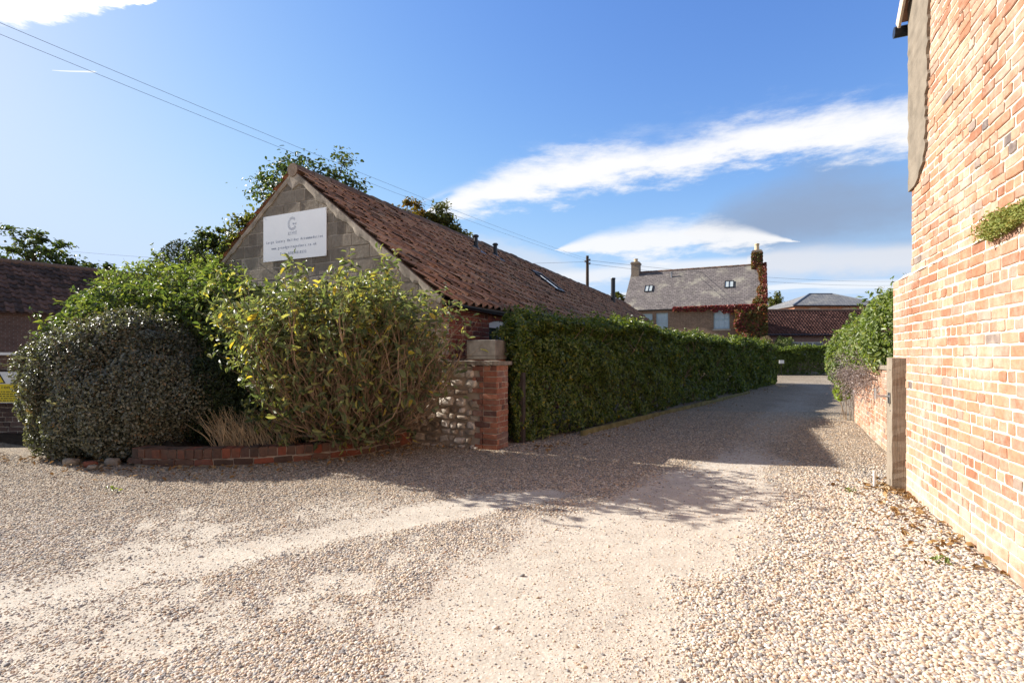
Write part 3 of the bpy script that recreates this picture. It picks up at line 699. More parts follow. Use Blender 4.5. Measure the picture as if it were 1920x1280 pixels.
def barn():
    root = thing('barn', 'long low barn with red pantile roof and concrete block gable behind the bushes', 'barn', tuple(bp(0, 0, 0)))
    # gable: concrete blocks clipped to the roof slopes, on a mortar backing
    m = MB(); bricks(m, bp(0, -BW, .0), G_, -A_, 2*BW, 4.75, .229, .452, .226, .016, .04, jit=.004, out=.005, headers=.25)
    o = m.build('gable_wall', M_block, root)
    bm = bmesh.new(); bm.from_mesh(o.data); org = wloc(o)
    for dn, sg in ((DN, 1), (DNL, -1)):
        nr = np.cross(dn, A_); nr = nr if nr[2] > 0 else -nr
        bmesh.ops.bisect_plane(bm, geom=bm.verts[:]+bm.edges[:]+bm.faces[:], plane_co=tuple(bp(0, 0, AP[2]-.12)-org), plane_no=tuple(nr), clear_outer=True)
    bm.to_mesh(o.data); bm.free()
    m = MB(); y0 = .006
    pts = [bp(y0, -BW, -.1), bp(y0, BW, -.1), bp(y0, BW, EZ-.06), bp(y0, 0, AP[2]-.06), bp(y0, -BW, EZ-.06)]
    bk = [p+A_*.2 for p in pts]
    m.add(pts+bk, [[0, 1, 2, 3, 4], [9, 8, 7, 6, 5]]+[[i_, (i_+5), (i_+1) % 5+5, (i_+1) % 5] for i_ in range(5)]); m.build('mortar', M_fillet, o)
    # verge mortar, uneven lower edge
    for dn in (DN, DNL):
        nr = np.cross(dn, A_); nr = nr if nr[2] > 0 else -nr
        m = MB(); ns = 46; vs = []
        for k in range(ns+1):
            c = bp(-.02, 0, AP[2]-.035)+dn*SLOPE*1.01*k/ns
            wv = (.115 if dn is DN else .07)*(1+.20*math.sin(k*.9)+rng.normal()*.10)+(.14 if k < 3 else 0)*(dn is DN)
            th = .012+rng.normal()*.006
            vs += [c+A_*.05, c-A_*(.012+abs(th)*.3), c-nr*wv*.55-A_*.012, c-nr*wv+A_*.0, c-nr*wv+A_*.05]
        f = [[k*5+q, k*5+(q+1) % 5, k*5+5+(q+1) % 5, k*5+5+q] for k in range(ns) for q in range(5)]+[[0, 1, 2, 3, 4][::-1], [ns*5+q for q in range(5)]]
        m.add(vs, f); m.build('verge_mortar', M_fillet, root, smooth=False)
    # side wall facing the lane, arched window opening
    t0, t1 = 1.61, 2.62
    m = MB(); bricks(m, bp(0, BW, 0), A_, G_, BL, 2.16, .08, .225, .112, .012, .05, holes=((t0, t1, .9, 1.93), (t0-.06, t1+.06, 1.93, 2.2)), jit=.003, out=.004)
    for k in range(14):                                               # soldier bricks over the window
        x = t0-.05+k*(t1-t0+.1)/14; zz = 1.93+.075*(1-((k+.5)/7-1)**2)
        c = bp(x+.006, BW, zz); obox(m, c-G_*.04, A_*.068, G_*(.043+rng.normal()*.002), Z*(2.17-zz))
    sw = m.build('side_wall', M_brick_barn, root)
    m = MB(); 
    for a, b, z0, z1 in ((0, t0, -.1, 2.25), (t1, BL, -.1, 2.25), (t0, t1, -.1, .9), (t0, t1, 2.08, 2.25)):
        obox(m, bp(a, BW-.22, z0), A_*(b-a), G_*.212, Z*(z1-z0))
    m.build('mortar', M_mortar, sw)
    win = MB(); xs = np.linspace(t0, t1, 13); zt = 1.93+.075*(1-((xs-t0)/(t1-t0)*2-1)**2)
    for k in range(12):                                               # arched head of the frame
        za = min(zt[k], zt[k+1]); obox(win, bp(xs[k], BW-.10, 1.86), A_*(xs[k+1]-xs[k]), G_*.06, Z*(za-1.86+.02))
    for a in (t0, (t0+t1)/2-.025, t1-.05): obox(win, bp(a, BW-.098, .9), A_*.05, G_*.055, Z*.96)
    obox(win, bp(t0, BW-.096, .9), A_*(t1-t0), G_*.05, Z*.05)
    w = win.build('window', M_white, root)
    m = MB(); obox(m, bp(t0+.04, BW-.085, .94), A_*(t1-t0-.08), G_*.01, Z*.93); m.build('pane', M_glass, w)
    # other walls
    m = MB(); obox(m, bp(.2, -BW, -.1), A_*(BL-.2), G_*.2, Z*(EZ+.05)); obox(m, bp(BL-.2, -BW+.2, -.1), A_*.2, G_*(2*BW-.42), Z*2.3)
    p = [bp(BL, -BW, EZ-.05), bp(BL, BW, EZ-.05), bp(BL, 0, AP[2]-.05)]; m.add(p+[q-A_*.2 for q in p], [[0, 1, 2], [5, 4, 3], [0, 3, 4, 1], [1, 4, 5, 2], [2, 5, 3, 0]])
    m.build('rear_wall', M_mortar, root)
    # roof
    m = MB(); o0 = bp(-.03, 0, AP[2])
    pantiles(m, o0, A_, DN, BL, SLOPE+.14, .235, .30)
    rf = m.build('roof', M_tile, root, smooth=True)
    m = MB(); pantiles(m, o0, A_, DNL, BL, SLOPE+.14, .235, .30)
    obox(m, o0-Z*.05, A_*BL, DN*(SLOPE+.1), -np.cross(A_, DN)*.02 if np.cross(A_, DN)[2] > 0 else np.cross(A_, DN)*.02)
    obox(m, o0-Z*.05, A_*BL, DNL*(SLOPE+.1), -np.cross(A_, DNL)*.02 if np.cross(A_, DNL)[2] > 0 else np.cross(A_, DNL)*.02)
    m.build('far_slope', M_tile, rf)
    m = MB(); nt_ = int(BL/.42)
    for k in range(nt_):
        a = bp(-.05+k*.42, 0, AP[2]-.035+rng.normal()*.008); b = a+A_*.43+Z*rng.normal()*.006
        tube(m, [a, b], [.125, .115], 12)
    m.build('ridge_tiles', M_ridge, rf, smooth=True)
    m = MB(); e = bp(-.02, 0, AP[2])+DN*(SLOPE+.14)-Z*.055+G_*.02
    L_ = BL-.2; a = np.linspace(np.pi, 2*np.pi, 9); vs = []
    for q in (0, 1):
        for rr in (.062, .054): vs += [e+A_*(L_*q)+G_*math.cos(x)*rr+Z*math.sin(x)*rr for x in a]
    f = []
    for k in range(8): f += [[k, k+1, 18+k+1, 18+k], [9+k+1, 9+k, 27+k, 27+k+1]]
    f += [[0, 18, 27, 9], [8, 17, 35, 26], list(range(9))+list(range(17, 8, -1))]
    m.add(vs, f); m.build('gutter', M_black, root, smooth=True)
    m = MB(); obox(m, bp(0, BW+.002, 2.16), A_*BL, G_*.03, Z*.10); m.build('fascia', M_black, root)
    # rooflight, vents and flue
    nr = np.cross(DN, A_); nr = nr if nr[2] > 0 else -nr
    def rp(t, q): return bp(t, 0, AP[2])+DN*q
    for t, q in ((9.1, 1.0),):
        m = MB(); c = rp(t, q)+nr*.02; W_, H_, b = .78, 1.15, .07
        for oo, uu, vv in ((0, W_, b), (0, W_, None)): pass
        obox(m, c, A_*W_, DN*b, nr*.09); obox(m, c+DN*(H_-b), A_*W_, DN*b, nr*.088); obox(m, c+DN*b, A_*b, DN*(H_-2*b), nr*.086); obox(m, c+DN*b+A_*(W_-b), A_*b, DN*(H_-2*b), nr*.086)
        r_ = m.build('rooflight', M_black, rf); m = MB(); obox(m, c+DN*b+A_*b, A_*(W_-2*b), DN*(H_-2*b), nr*.06); m.build('pane', M_glass, r_)
    for t in (5.75, 6.95):
        c = rp(t, .72); m = MB(); tube(m, [c-Z*.05, c+Z*.34], .058, 12); tube(m, [c+Z*.34, c+Z*.37, c+Z*.40], [.085, .09, .06], 12); tube(m, [c-Z*.05, c+Z*.10], [.09, .065], 12)
        v = m.build('roof_vent', M_black, rf, smooth=False); m = MB(); obox(m, c-A_*.14-DN*.1+nr*.045, A_*.28, DN*.42, nr*.012); m.build('flashing', M_lead, v)
    c = rp(20.6, .95); m = MB(); tube(m, [c-Z*.1, c+Z*1.28], .115, 14); tube(m, [c+Z*1.28, c+Z*1.29, c+Z*1.34], [.13, .135, .12], 14); m.build('flue', M_black, rf, smooth=False)
    return root
barn()
def sign():
    n = -A_; w0, w1, z0, z1 = -.78, .80, 3.09, 3.94
    o0 = bp(-.012, w0, z0); Ws, Hs = w1-w0, z1-z0
    root = thing('sign_board', 'large white board with a round G emblem and printed lines, on the block gable', 'sign', tuple(o0+G_*Ws/2))
    m = MB(); obox(m, o0, G_*Ws, Z*Hs, n*.014); m.build('board', M_sign, root)
    of = o0+n*.0142
    def at(u, v): return of+G_*(Ws*u)+Z*(Hs*(1-v))
    P = .0421
    for txt, u, v in (('Large Luxury Holiday Accommodation', .046, .605), ('www.grandgettogethers.co.uk', .135, .748), ('Tel: 07854818532', .275, .888)):
        k = 0
        for wd in txt.split(' '):
            m = MB(); text_mesh(m, wd, at(u, v)+G_*P*k, G_, n, P, .070); m.build('printed_word', M_ink, root); k += len(wd)+1
    m = MB(); c = at(.476, .232); rr = np.random.default_rng(3)
    for ring, rad, k in ((0, .110, 26), (1, .094, 24), (2, .079, 20)):  # broken ring of small marks shaped like a G
        for q in range(k):
            a = R(48)+q*(R(360-72))/k
            if rr.random() < .12: continue
            p = c+G_*math.cos(a)*rad+Z*math.sin(a)*rad*1.07; s = .008+.005*rr.random(); th = rr.random()*3
            du = G_*math.cos(th)+Z*math.sin(th); dv = -G_*math.sin(th)+Z*math.cos(th)
            obox(m, p-du*s*.6-dv*s*.4, du*s*1.3, dv*s*.8, n*.0006)
    for q in range(16):
        p = c+G_*(.005+.095*rr.random())+Z*(-.03+.035*rr.random()); obox(m, p, G_*.012, Z*.010, n*.0005)
    m.build('emblem', M_logo, root); m = MB()
    text_mesh(m, 'grand', at(.476, .445)-G_*.11, G_, n, .044, .075, depth=.0003, squash=.85)
    obox(m, at(.476, .468)-G_*.11, G_*.22, Z*.004, n*.0005)
    obox(m, at(.475, .055), G_*.012, Z*.004, n*.0005)
    m.build('emblem_word', M_logo, root)
    for u, v in ((.02, .03), (.98, .03), (.02, .97), (.98, .97)):
        m = MB(); tube(m, [at(u, v), at(u, v)+n*.004], .008, 8); m.build('screw', M_metal, root)
sign()

# ------------------------------------------------------------------ stone wall with brick pier
W0 = v3(-.21, 7.16, 0); WT = unit(v3(-.905, .425, 0)); WB = unit(v3(.425, .905, 0))
def stone_wall():
    root = thing('stone_wall', 'rubble limestone wall ending in a red brick pier, between the bush and the hedge', 'wall', tuple(W0))
    n = -WB; H = 1.20; r = np.random.default_rng(11)
    # stones: rows of uneven height, each stone a rounded lump
    ico = bmesh.new(); bmesh.ops.create_icosphere(ico, subdivisions=3, radius=1); iv = np.array([v.co[:] for v in ico.verts]); fi = np.array([[v.index for v in f.verts] for f in ico.faces]); ico.free()
    m = MB(); z = .0; row = 0
    while z < H-.03:
        h = r.choice([.05, .07, .095, .13, .17], p=[.16, .26, .27, .19, .12]); h = min(h, H-z)
        x = .31+(.06 if row % 2 else 0)+r.uniform(-.05, .05) if z > .0 else .30
        if z > .45: x -= .0
        while x < 3.2:
            w = h*r.choice([.75, 1.1, 1.6, 2.3], p=[.2, .35, .3, .15])*r.uniform(.9, 1.15)
            hh = h*r.uniform(.75, 1.05)
            p = iv.copy(); e = .45
            p = np.sign(p)*np.abs(p)**.48
            p += .20*lump(iv, int(r.integers(1e6)), 5, 2.6)[:, None]*iv+.09*lump(iv, int(r.integers(1e6)), 6, 8)[:, None]*iv
            sc = np.array([w*.5*.97, .065+r.uniform(-.015, .022), hh*.5*.98])
            p = p/np.array([1.0, 1.0, 1.0])*sc/np.abs(p).max(0)
            th = r.normal()*.14; cs, sn = math.cos(th), math.sin(th)
            px, pz = p[:, 0]*cs-p[:, 2]*sn, p[:, 0]*sn+p[:, 2]*cs
            c = W0+WT*(x+w/2)+Z*(z+h/2+r.normal()*.012)+n*(-.035+r.normal()*.01)
            m.add(c+np.outer(px, WT)+np.outer(p[:, 1], n)+np.outer(pz, Z), fi)
            x += w+r.uniform(.004, .018)
        z += h; row += 1
    st = m.build('stonework', M_stone, root, smooth=True)
    m = MB(); obox(m, W0-n*.36+WT*.02-Z*.15, WT*3.6, n*.333, Z*(H+.14)); m.build('mortar', M_mortar, st)
    m = MB()
    rows = int(H/.08)
    for j in range(rows):                                             # toothed brick pier
        ext = .29 if j % 2 else .40
        bricks(m, W0+Z*j*.08, WT, n, ext if j > 5 else ext*.8+.05, .0801, .08, .22, .11, .012, .05, jit=.0035, out=.004, headers=.6, r=r)
    bricks(m, W0-n*0, -n, -WT, .37, 15*.08, .08, .18, .09, .012, .05, jit=.0035, out=.004, headers=.8, r=r)
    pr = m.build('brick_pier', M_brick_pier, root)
    m = MB(); obox(m, W0+WT*.006-n*.36-Z*.1, WT*.22, n*.352, Z*(H+.1)); m.build('mortar', M_mortar, pr)
    m = MB(); ns = 40; vs = []
    for k in range(ns+1):
        c = W0-WT*.025+WT*(3.4*k/ns)+Z*(H+.003)+n*.025; a = r.normal(size=6)*.006
        vs += [c+n*a[0], c+Z*(.055+a[1])+n*a[2], c-n*.47+Z*(.055+a[3]), c-n*.47]
    f = [[k*4+q, k*4+(q+1) % 4, k*4+4+(q+1) % 4, k*4+4+q] for k in range(ns) for q in range(4)]+[[0, 1, 2, 3], [ns*4+3, ns*4+2, ns*4+1, ns*4]]
    m.add(vs, f); m.build('coping', M_coping, root)
stone_wall()
def trough():
    c = v3(-.255, 7.66, 0); u = WT*.46; b = WB*.36
    m = MB(); obox(m, c+Z*-.1+u*.0, u, b, Z*1.375); o = m.build('brick_plinth', M_brick_pier, loc=tuple(c)); tag(o, 'dark brick plinth under the concrete trough behind the stone wall', 'plinth')
    m = MB(); c2 = c+Z*1.279-unit(u)*.02-WB*.02
    obox(m, c2, unit(u)*.5, unit(b)*.40, Z*.045)
    for oo, uu, vv in ((c2, unit(u)*.5, unit(b)*.05), (c2+unit(b)*.35, unit(u)*.5, unit(b)*.05), (c2+unit(b)*.05, unit(u)*.05, unit(b)*.30), (c2+unit(b)*.05+unit(u)*.45, unit(u)*.05, unit(b)*.30)):
        obox(m, oo+Z*.045, uu, vv, Z*.25)
    o = m.build('trough', M_concrete, loc=tuple(c2)); tag(o, 'grey concrete trough standing behind the stone wall, below the barn window', 'trough')
    bv = o.modifiers.new('edge', 'BEVEL'); bv.width = .008; bv.segments = 2
    m = MB(); q = v3(.075, 7.80, 0); obox(m, q-Z*.1, -WT*.10, WB*.10, Z*1.18); o = m.build('dark_post', M_pole, loc=tuple(q)); tag(o, 'dark timber post close beside the brick pier, in front of the hedge end', 'post')
trough()

# planter: low curved brick kerb with soil
KP = np.array([(-1.42,7.93),(-1.75,7.35),(-2.1,6.92),(-2.47,6.62),(-3.1,6.32),(-3.73,6.2),(-4.3,6.2),(-4.75,6.32)])
def resample(P, step):
    d = np.r_[0, np.cumsum(np.hypot(*np.diff(P, axis=0).T))]; s = np.arange(0, d[-1], step); return np.stack([np.interp(s, d, P[:, 0]), np.interp(s, d, P[:, 1])], 1)
def planter():
    r = np.random.default_rng(21)
    sm = KP.copy()
    for _ in range(2):
        q = np.empty((len(sm)*2-2, 2)); q[0::2] = sm[:-1]*.75+sm[1:]*.25; q[1::2] = sm[:-1]*.25+sm[1:]*.75; sm = np.vstack([KP[0], q, KP[-1]])
    root = thing('planter_kerb', 'low curved brick edging holding back the planting bed', 'planter', (-2.47, 6.62, 0))
    m = MB()
    for j, (st, hh, z) in enumerate(((.225, .075, 0.0), (.105, .115, .085))):
        P = resample(sm, st)
        for a, b in zip(P[:-1], P[1:]):
            t = unit(v3(*(b-a), 0)); n = v3(-t[1], t[0], 0); n = n if n[1] < 0 else -n
            L = np.linalg.norm(b-a); o = v3(*a, z)+n*r.normal()*.006
            bricks(m, o+Z*r.normal()*.004, t, n, L, hh+.004, hh+.004, L*1.01+.02, L, .012, .06, jit=.006, out=.010, r=r)
            if j == 1: obox(m, o+t*.006-n*.215+Z*.006, t*(L-.012), n*.213, Z*(hh-.004+r.normal()*.004))
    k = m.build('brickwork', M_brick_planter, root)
    m = MB(); P = resample(sm, .12); vs = []
    nrm = []
    for q in range(len(P)):
        t = unit(v3(*(P[min(q+1, len(P)-1)]-P[max(q-1, 0)]), 0)); n = v3(-t[1], t[0], 0); nrm.append(n if n[1] < 0 else -n)
    for p, n in zip(P, nrm):
        c = v3(*p, 0); vs += [c-n*.012-Z*.1, c-n*.012+Z*.19, c-n*.20+Z*.19, c-n*.20-Z*.1]
    f = [[a*4+q, a*4+(q+1) % 4, a*4+4+(q+1) % 4, a*4+4+q] for a in range(len(P)-1) for q in range(4)]+[[0, 1, 2, 3], [len(P)*4-1-q for q in range(4)]]
    m.add(vs, f); m.build('mortar', M_mortar, k)
    # soil bed behind it
    m = MB(); back = np.stack([np.linspace(-2.2, -9.5, len(P)), np.linspace(8.6, 11.0, len(P))], 1); vs = []; nb = 9
    ext = np.vstack([P, [(-5.4, 6.6), (-6.2, 6.95), (-7.2, 7.6), (-8.5, 8.2)]]); back = np.stack([np.linspace(-1.6, -9.5, len(ext)), np.linspace(8.25, 11.0, len(ext))], 1)
    for q in range(len(ext)):
        for b in range(nb):
            w = b/(nb-1); p = ext[q]*(1-w)+back[q]*w; zz = .12+.07*math.sin(q*.7+b)+.02*r.normal()
            zz = zz if q < len(P) else zz*.3*(b > 0)
            vs.append(v3(*p, zz))
        vs[-nb] = vs[-nb]+(v3(0, .06, 0) if q < len(P) else 0)
    f = [[a*nb+b, a*nb+b+1, (a+1)*nb+b+1, (a+1)*nb+b] for a in range(len(ext)-1) for b in range(nb-1)]
    m.add(vs, f); o = m.build('soil', M_soil); o['kind'] = 'structure'
planter()
def rubble():
    r = np.random.default_rng(9)
    ico = bmesh.new(); bmesh.ops.create_icosphere(ico, subdivisions=3, radius=1); iv = np.array([v.co[:] for v in ico.verts]); fi = np.array([[v.index for v in f.verts] for f in ico.faces]); ico.free()
    mats = [M_block, M_brick_planter]
    for k, (x, y, s, mi, lab) in enumerate(((-4.92, 6.32, .075, 0, 'large pale lump of stone at the tumbled left end of the brick planter edging'), (-5.12, 6.22, .06, 1, 'broken red brick lying left of the pale stone lump by the planter edging'),
            (-4.98, 6.08, .045, 0, 'small pale stone on the gravel in front of the larger pale lump'), (-5.45, 6.33, .07, 0, 'flat pale stone under the grey clipped bush, left of the broken brick'))):
        p = np.sign(iv)*np.abs(iv)**.7; p = p*(1+.18*lump(iv, k+40, 5, 3)[:, None]); p *= np.array([s*1.2, s*.9, s*.7])
        m = MB(); c = v3(x, y, s*.35); m.add(p+c, fi); o = m.build('loose_stone', mats[mi], loc=(x, y, 0), smooth=True); tag(o, lab, 'stone', 'loose stones by the planter')
rubble()

# ------------------------------------------------------------------ plants
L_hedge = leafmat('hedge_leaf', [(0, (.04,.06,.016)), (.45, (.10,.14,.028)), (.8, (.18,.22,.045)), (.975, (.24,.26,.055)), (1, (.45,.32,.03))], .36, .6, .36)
L_dark = leafmat('small_dark_leaf', [(0, (.05,.05,.03)), (.5, (.13,.135,.09)), (.85, (.26,.265,.195)), (1, (.22,.14,.07))], .43, .8, .2, patch=1.5)
L_big = leafmat('broad_leaf', [(0, (.075,.10,.045)), (.45, (.15,.18,.075)), (.76, (.25,.265,.12)), (.93, (.40,.37,.10)), (1, (.52,.37,.05))], .46, .5, .45, (1.35,1.4,.7))
L_bush = leafmat('bush_leaf', [(0, (.05,.08,.028)), (.5, (.10,.14,.05)), (.8, (.17,.20,.07)), (1, (.28,.28,.06))], .5, .4, .4)
L_light = leafmat('light_leaf', [(0, (.08,.115,.03)), (.5, (.16,.21,.06)), (.9, (.25,.29,.10)), (1, (.34,.32,.12))], .45, .5, .38)
L_tree = leafmat('tree_leaf', [(0, (.03,.048,.016)), (.5, (.06,.09,.028)), (.9, (.11,.14,.045)), (1, (.16,.16,.05))], .45, .4, .3, patch=.6)
L_autumn = leafmat('autumn_leaf', [(0, (.07,.07,.018)), (.5, (.17,.12,.025)), (1, (.28,.15,.03))], .5, .35, .35, patch=.8)
L_olive = leafmat('olive_tree_leaf', [(0, (.04,.05,.012)), (.5, (.09,.10,.022)), (1, (.17,.16,.035))], .5, .35, .35, patch=.8)
L_red = leafmat('red_creeper_leaf', [(0, (.12,.025,.03)), (.5, (.26,.05,.055)), (1, (.36,.12,.07))], .5, .35, .3, (1.4,.8,.6))
L_creep = leafmat('green_creeper_leaf', [(0, (.06,.065,.016)), (.5, (.14,.125,.03)), (.8, (.26,.13,.045)), (1, (.32,.08,.04))], .5, .35, .3)
L_grey = leafmat('grey_dry_leaf', [(0, (.14,.11,.11)), (.5, (.24,.20,.20)), (1, (.34,.29,.27))], .7, .2, .15, (1,1,1))
L_yew = leafmat('yew_leaf', [(0, (.014,.022,.008)), (.6, (.03,.045,.014)), (1, (.06,.075,.02))], .5, .3, .2)
L_hedge_far = leafmat('sun_toned_hedge_leaf', [(0, (.07,.10,.025)), (.5, (.14,.19,.045)), (1, (.24,.28,.07))], .4, .6, .5)  # lighter leaf colours stand in for sunlight on the far hedge's front
L_lime = leafmat('lime_leaf', [(0, (.16,.24,.02)), (1, (.30,.36,.04))], .45, .4, .4)
L_heather = leafmat('dry_shrub_leaf', [(0, (.12,.10,.055)), (.6, (.24,.17,.10)), (1, (.32,.22,.15))], .7, .2, .2, (1,1,1))

def hedge(name, label, F0, F1, depth, h0, h1, near_n, size0, size1, mat, root_mat=None, stems=True, seed=1, wave=.075, endcaps=True, label2=None):
    """clipped hedge: F0, F1 foot of its front face, depth = vector to the back"""
    r = np.random.default_rng(seed)
    F0 = v3(*F0, 0); F1 = v3(*F1, 0); dv = v3(*depth, 0); ax = F1-F0; Lh = np.linalg.norm(ax); t = ax/Lh; n = v3(t[1], -t[0], 0); n = n if np.dot(n, -dv) > 0 else -n
    dw = np.linalg.norm(dv)
    root = thing(name, label, 'hedge', tuple(F0))
    k = near_n; dist0, dist1 = np.linalg.norm(F0), np.linalg.norm(F1)
    uq = r.random(k); s = (np.power(dist1/dist0, uq)-1)/(dist1/dist0-1)                 # denser near the viewer
    H = h0+(h1-h0)*s; per = H+dw+H*.55; w = r.random(k)*per
    rc = .75
    P = np.empty((k, 3)); Nn = np.empty((k, 3)); base = F0+np.outer(s, ax); ud = unit(dv)
    fr = w < H; tp = (w >= H) & (w < H+dw); bk = w >= H+dw
    P[fr] = base[fr]+np.outer(w[fr], Z); Nn[fr] = n
    P[tp] = base[tp]+np.outer(w[tp]-H[tp], ud)+H[tp, None]*Z; Nn[tp] = Z
    zz = H[bk]-(w[bk]-H[bk]-dw); P[bk] = base[bk]+dv+np.outer(zz, Z); Nn[bk] = -n
    ex = np.zeros(k)
    # round the shoulders
    d1 = np.where(fr, H-w, np.where(tp, w-H, 9)); kk = np.clip(1-d1/rc, 0, 1)
    P -= np.outer(np.where(fr, kk**2*.45, 0), n); P[:, 2] -= np.where(tp, kk**2*.16, 0)
    Nn = Nn+np.where(fr, kk*1.0, 0)[:, None]*Z+np.where(tp, kk*.7, 0)[:, None]*n; Nn /= np.linalg.norm(Nn, axis=1)[:, None]
    P += Nn*(wave*1.1*lump(P, seed+4, 5, .9)+wave*lump(P, seed+5, 7, 2.4)+wave*.9*lump(P, seed+6, 6, 7)+wave*.5*lump(P, seed+8, 6, 15))[:, None]; up_ = r.random(k) < .10; P[tp & up_, 2] += r.random(k)[tp & up_]*.10
    # uneven foot, sparse low down
    low = fr & (P[:, 2] < .55); keep = ~(low & (r.random(k) > .68+.95*P[:, 2]+.45*lump(P, seed+9, 6, 4)))
    P = P-Nn*np.minimum(r.exponential(.055, k), .3)[:, None]
    sz = size0+(size1-size0)*s; sz = sz*(.7+.6*r.random(k))
    if endcaps:
        ke = int(k*.05)
        for e, c, sg in ((F0, h0, -1), (F1, h1, 1)):
            a = r.random(ke); b = r.random(ke)**.9; pe = e+np.outer(a, dv)+np.outer(b*c, Z); ne = np.tile(t*sg, (ke, 1))
            pe += ne*(wave*1.5*lump(pe, seed+7, 6, 3)-r.exponential(.06, ke)-.25*np.clip(b-.8, 0, 1))[:, None]
            P = np.vstack([P, pe]); Nn = np.vstack([Nn, ne]); sz = np.r_[sz, (size0 if sg < 0 else size1)*(.7+.6*r.random(ke))]; keep = np.r_[keep, pe[:, 2] > .08]
    al = (P-F0)@t; P[:, 2] *= 1-.15*np.clip(1-al/.7, 0, 1.3)**1.6                     # shoulder drops at the near end
    P, Nn, sz = P[keep], Nn[keep], sz[keep]; ok = P[:, 2] > .03
    m = MB(); cand = np.where(ok & ((P[:, 2] > .8) & (np.arange(len(P)) < k)))[0]; lp, la, lz = [], [], []
    for i_ in r.choice(cand, min(1500, len(cand))):
        d = unit(Nn[i_]*.8+Z*.7+r.normal(size=3)*.4); L_ = r.uniform(.05, .16)*(1.5 if P[i_, 2] > 1.7 else 1)
        for l_ in range(7): lp.append(P[i_]+d*L_*r.random()+r.normal(size=3)*.02); la.append(unit(d+r.normal(size=3)*.8)); lz.append(sz[i_]*r.uniform(.7, 1.25))
    leaves(m, np.array(lp), np.tile(Z, (len(lp), 1)), np.array(lz), .42, .14, .3, .7, r=r, ax=np.array(la))
    leaves(m, P[ok], Nn[ok]*.8+Z*.35, sz[ok], .42, .14, .5, .55, r=r)
    m.build('foliage', mat, root)
    if stems:
        ns = int(Lh/.33)
        m = MB()
        for q in range(ns):
            s_ = (q+.5+r.uniform(-.3, .3))/ns; hh = h0+(h1-h0)*s_
            b = F0+ax*s_+dv*r.uniform(.22, .5); pts = [b-Z*.05]; 
            for e in range(1, 6): pts.append(b+Z*hh*.9*e/5+v3(r.normal()*.05*e, r.normal()*.04*e, 0)*.6)
            tube(m, pts, np.linspace(.022, .006, 6), 6)
            for e in range(5):
                a = pts[r.integers(1, 5)]; dd = n*r.uniform(-.2, .32)+t*r.normal()*.25+Z*r.uniform(.1, .5); tube(m, [a, a+dd*.5+Z*.02, a+dd], [.008, .006, .003], 5)
        m.build('stems', M_stem, root)
    return root
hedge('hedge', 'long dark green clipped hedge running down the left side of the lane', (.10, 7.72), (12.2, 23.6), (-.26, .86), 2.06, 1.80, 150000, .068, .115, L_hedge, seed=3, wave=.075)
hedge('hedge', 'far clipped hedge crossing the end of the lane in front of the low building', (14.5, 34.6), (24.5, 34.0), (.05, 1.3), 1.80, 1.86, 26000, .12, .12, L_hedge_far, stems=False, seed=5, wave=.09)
def edging():
    a = v3(1.15, 8.62, 0); b = v3(8.3, 17.95, 0); t = unit(b-a); n = v3(t[1], -t[0], 0); m = MB(); ns = 26; vs = []; Lb = np.linalg.norm(b-a)
    for k in range(ns+1):
        c = a+t*Lb*k/ns+n*rng.normal()*.008+Z*rng.normal()*.006; vs += [c-Z*.05, c+n*.045-Z*.05, c+n*.045+Z*.085, c+Z*.085]
    f = [[k*4+q, k*4+(q+1) % 4, k*4+4+(q+1) % 4, k*4+4+q] for k in range(ns) for q in range(4)]+[[3, 2, 1, 0], [ns*4+q for q in range(4)]]
    m.add(vs, f); o = m.build('timber_edging', M_edge, loc=tuple(a)); tag(o, 'mossy timber edging board along the foot of the long hedge', 'edging')
edging()

def shrub_mass(name, label, clumps, n, size, mat, base, cat='bush', seed=1, stems=0, stem_r=.012, shell=.25, rough=.14, freq=3.0, wid=.45, spread=.7, up=.4, low=-.9, droop=.1, zmin=.03, stem_mat=None, sprigs=0, sprig_len=.25):
    r = np.random.default_rng(seed)
    root = thing(name, label, cat, base)
    P, Nn = blob_pts(n, clumps, r, shell, low, seed, rough, freq); ok = P[:, 2] > zmin; P, Nn = P[ok], Nn[ok]
    m = MB(); leaves(m, P, Nn+Z*up, size*(.65+.7*r.random(len(P))), wid, .14, droop, spread, r=r)
    sp = MB()
    if sprigs:
        cand = np.where(Nn[:, 2] > -.1)[0]; lp, la = [], []
        for i_ in r.choice(cand, sprigs):
            d = unit(Nn[i_]*.7+Z*.65+r.normal(size=3)*.35); L_ = sprig_len*r.uniform(.4, 1.5); p = [P[i_]-d*.05]
            for e in range(4): d = unit(d+r.normal(size=3)*.12); p.append(p[-1]+d*L_/4)
            tube(sp, p, np.linspace(.004, .0015, 5), 4, caps=False)
            for l_ in range(int(4+L_/size*2.2)): w = r.random()*3.99; a_ = int(w); lp.append(p[a_]+(p[a_+1]-p[a_])*(w-a_)+r.normal(size=3)*size*.25); la.append(unit(d+r.normal(size=3)*.8))
        lp = np.array(lp); leaves(m, lp, np.tile(Z, (len(lp), 1)), size*(.6+.7*r.random(len(lp))), wid, .14, droop, .8, r=r, ax=np.array(la))
    m.build('foliage', mat, root)
    if stems or sprigs:
        m = sp; b = v3(*base); idx = r.integers(0, len(P), stems)
        for i_ in idx:
            s = b+v3(r.normal()*.12, r.normal()*.10, 0); e = P[i_]; mid = (s+e)/2+Z*.15*np.linalg.norm(e-s)+r.normal(size=3)*.05
            tube(m, [s, s*.6+mid*.4+Z*.03, mid, mid*.45+e*.55+r.normal(size=3)*.03, e], np.array([1, .8, .6, .4, .2])*stem_r, 5)
        m.build('stems', stem_mat or M_stem, root)
    return root
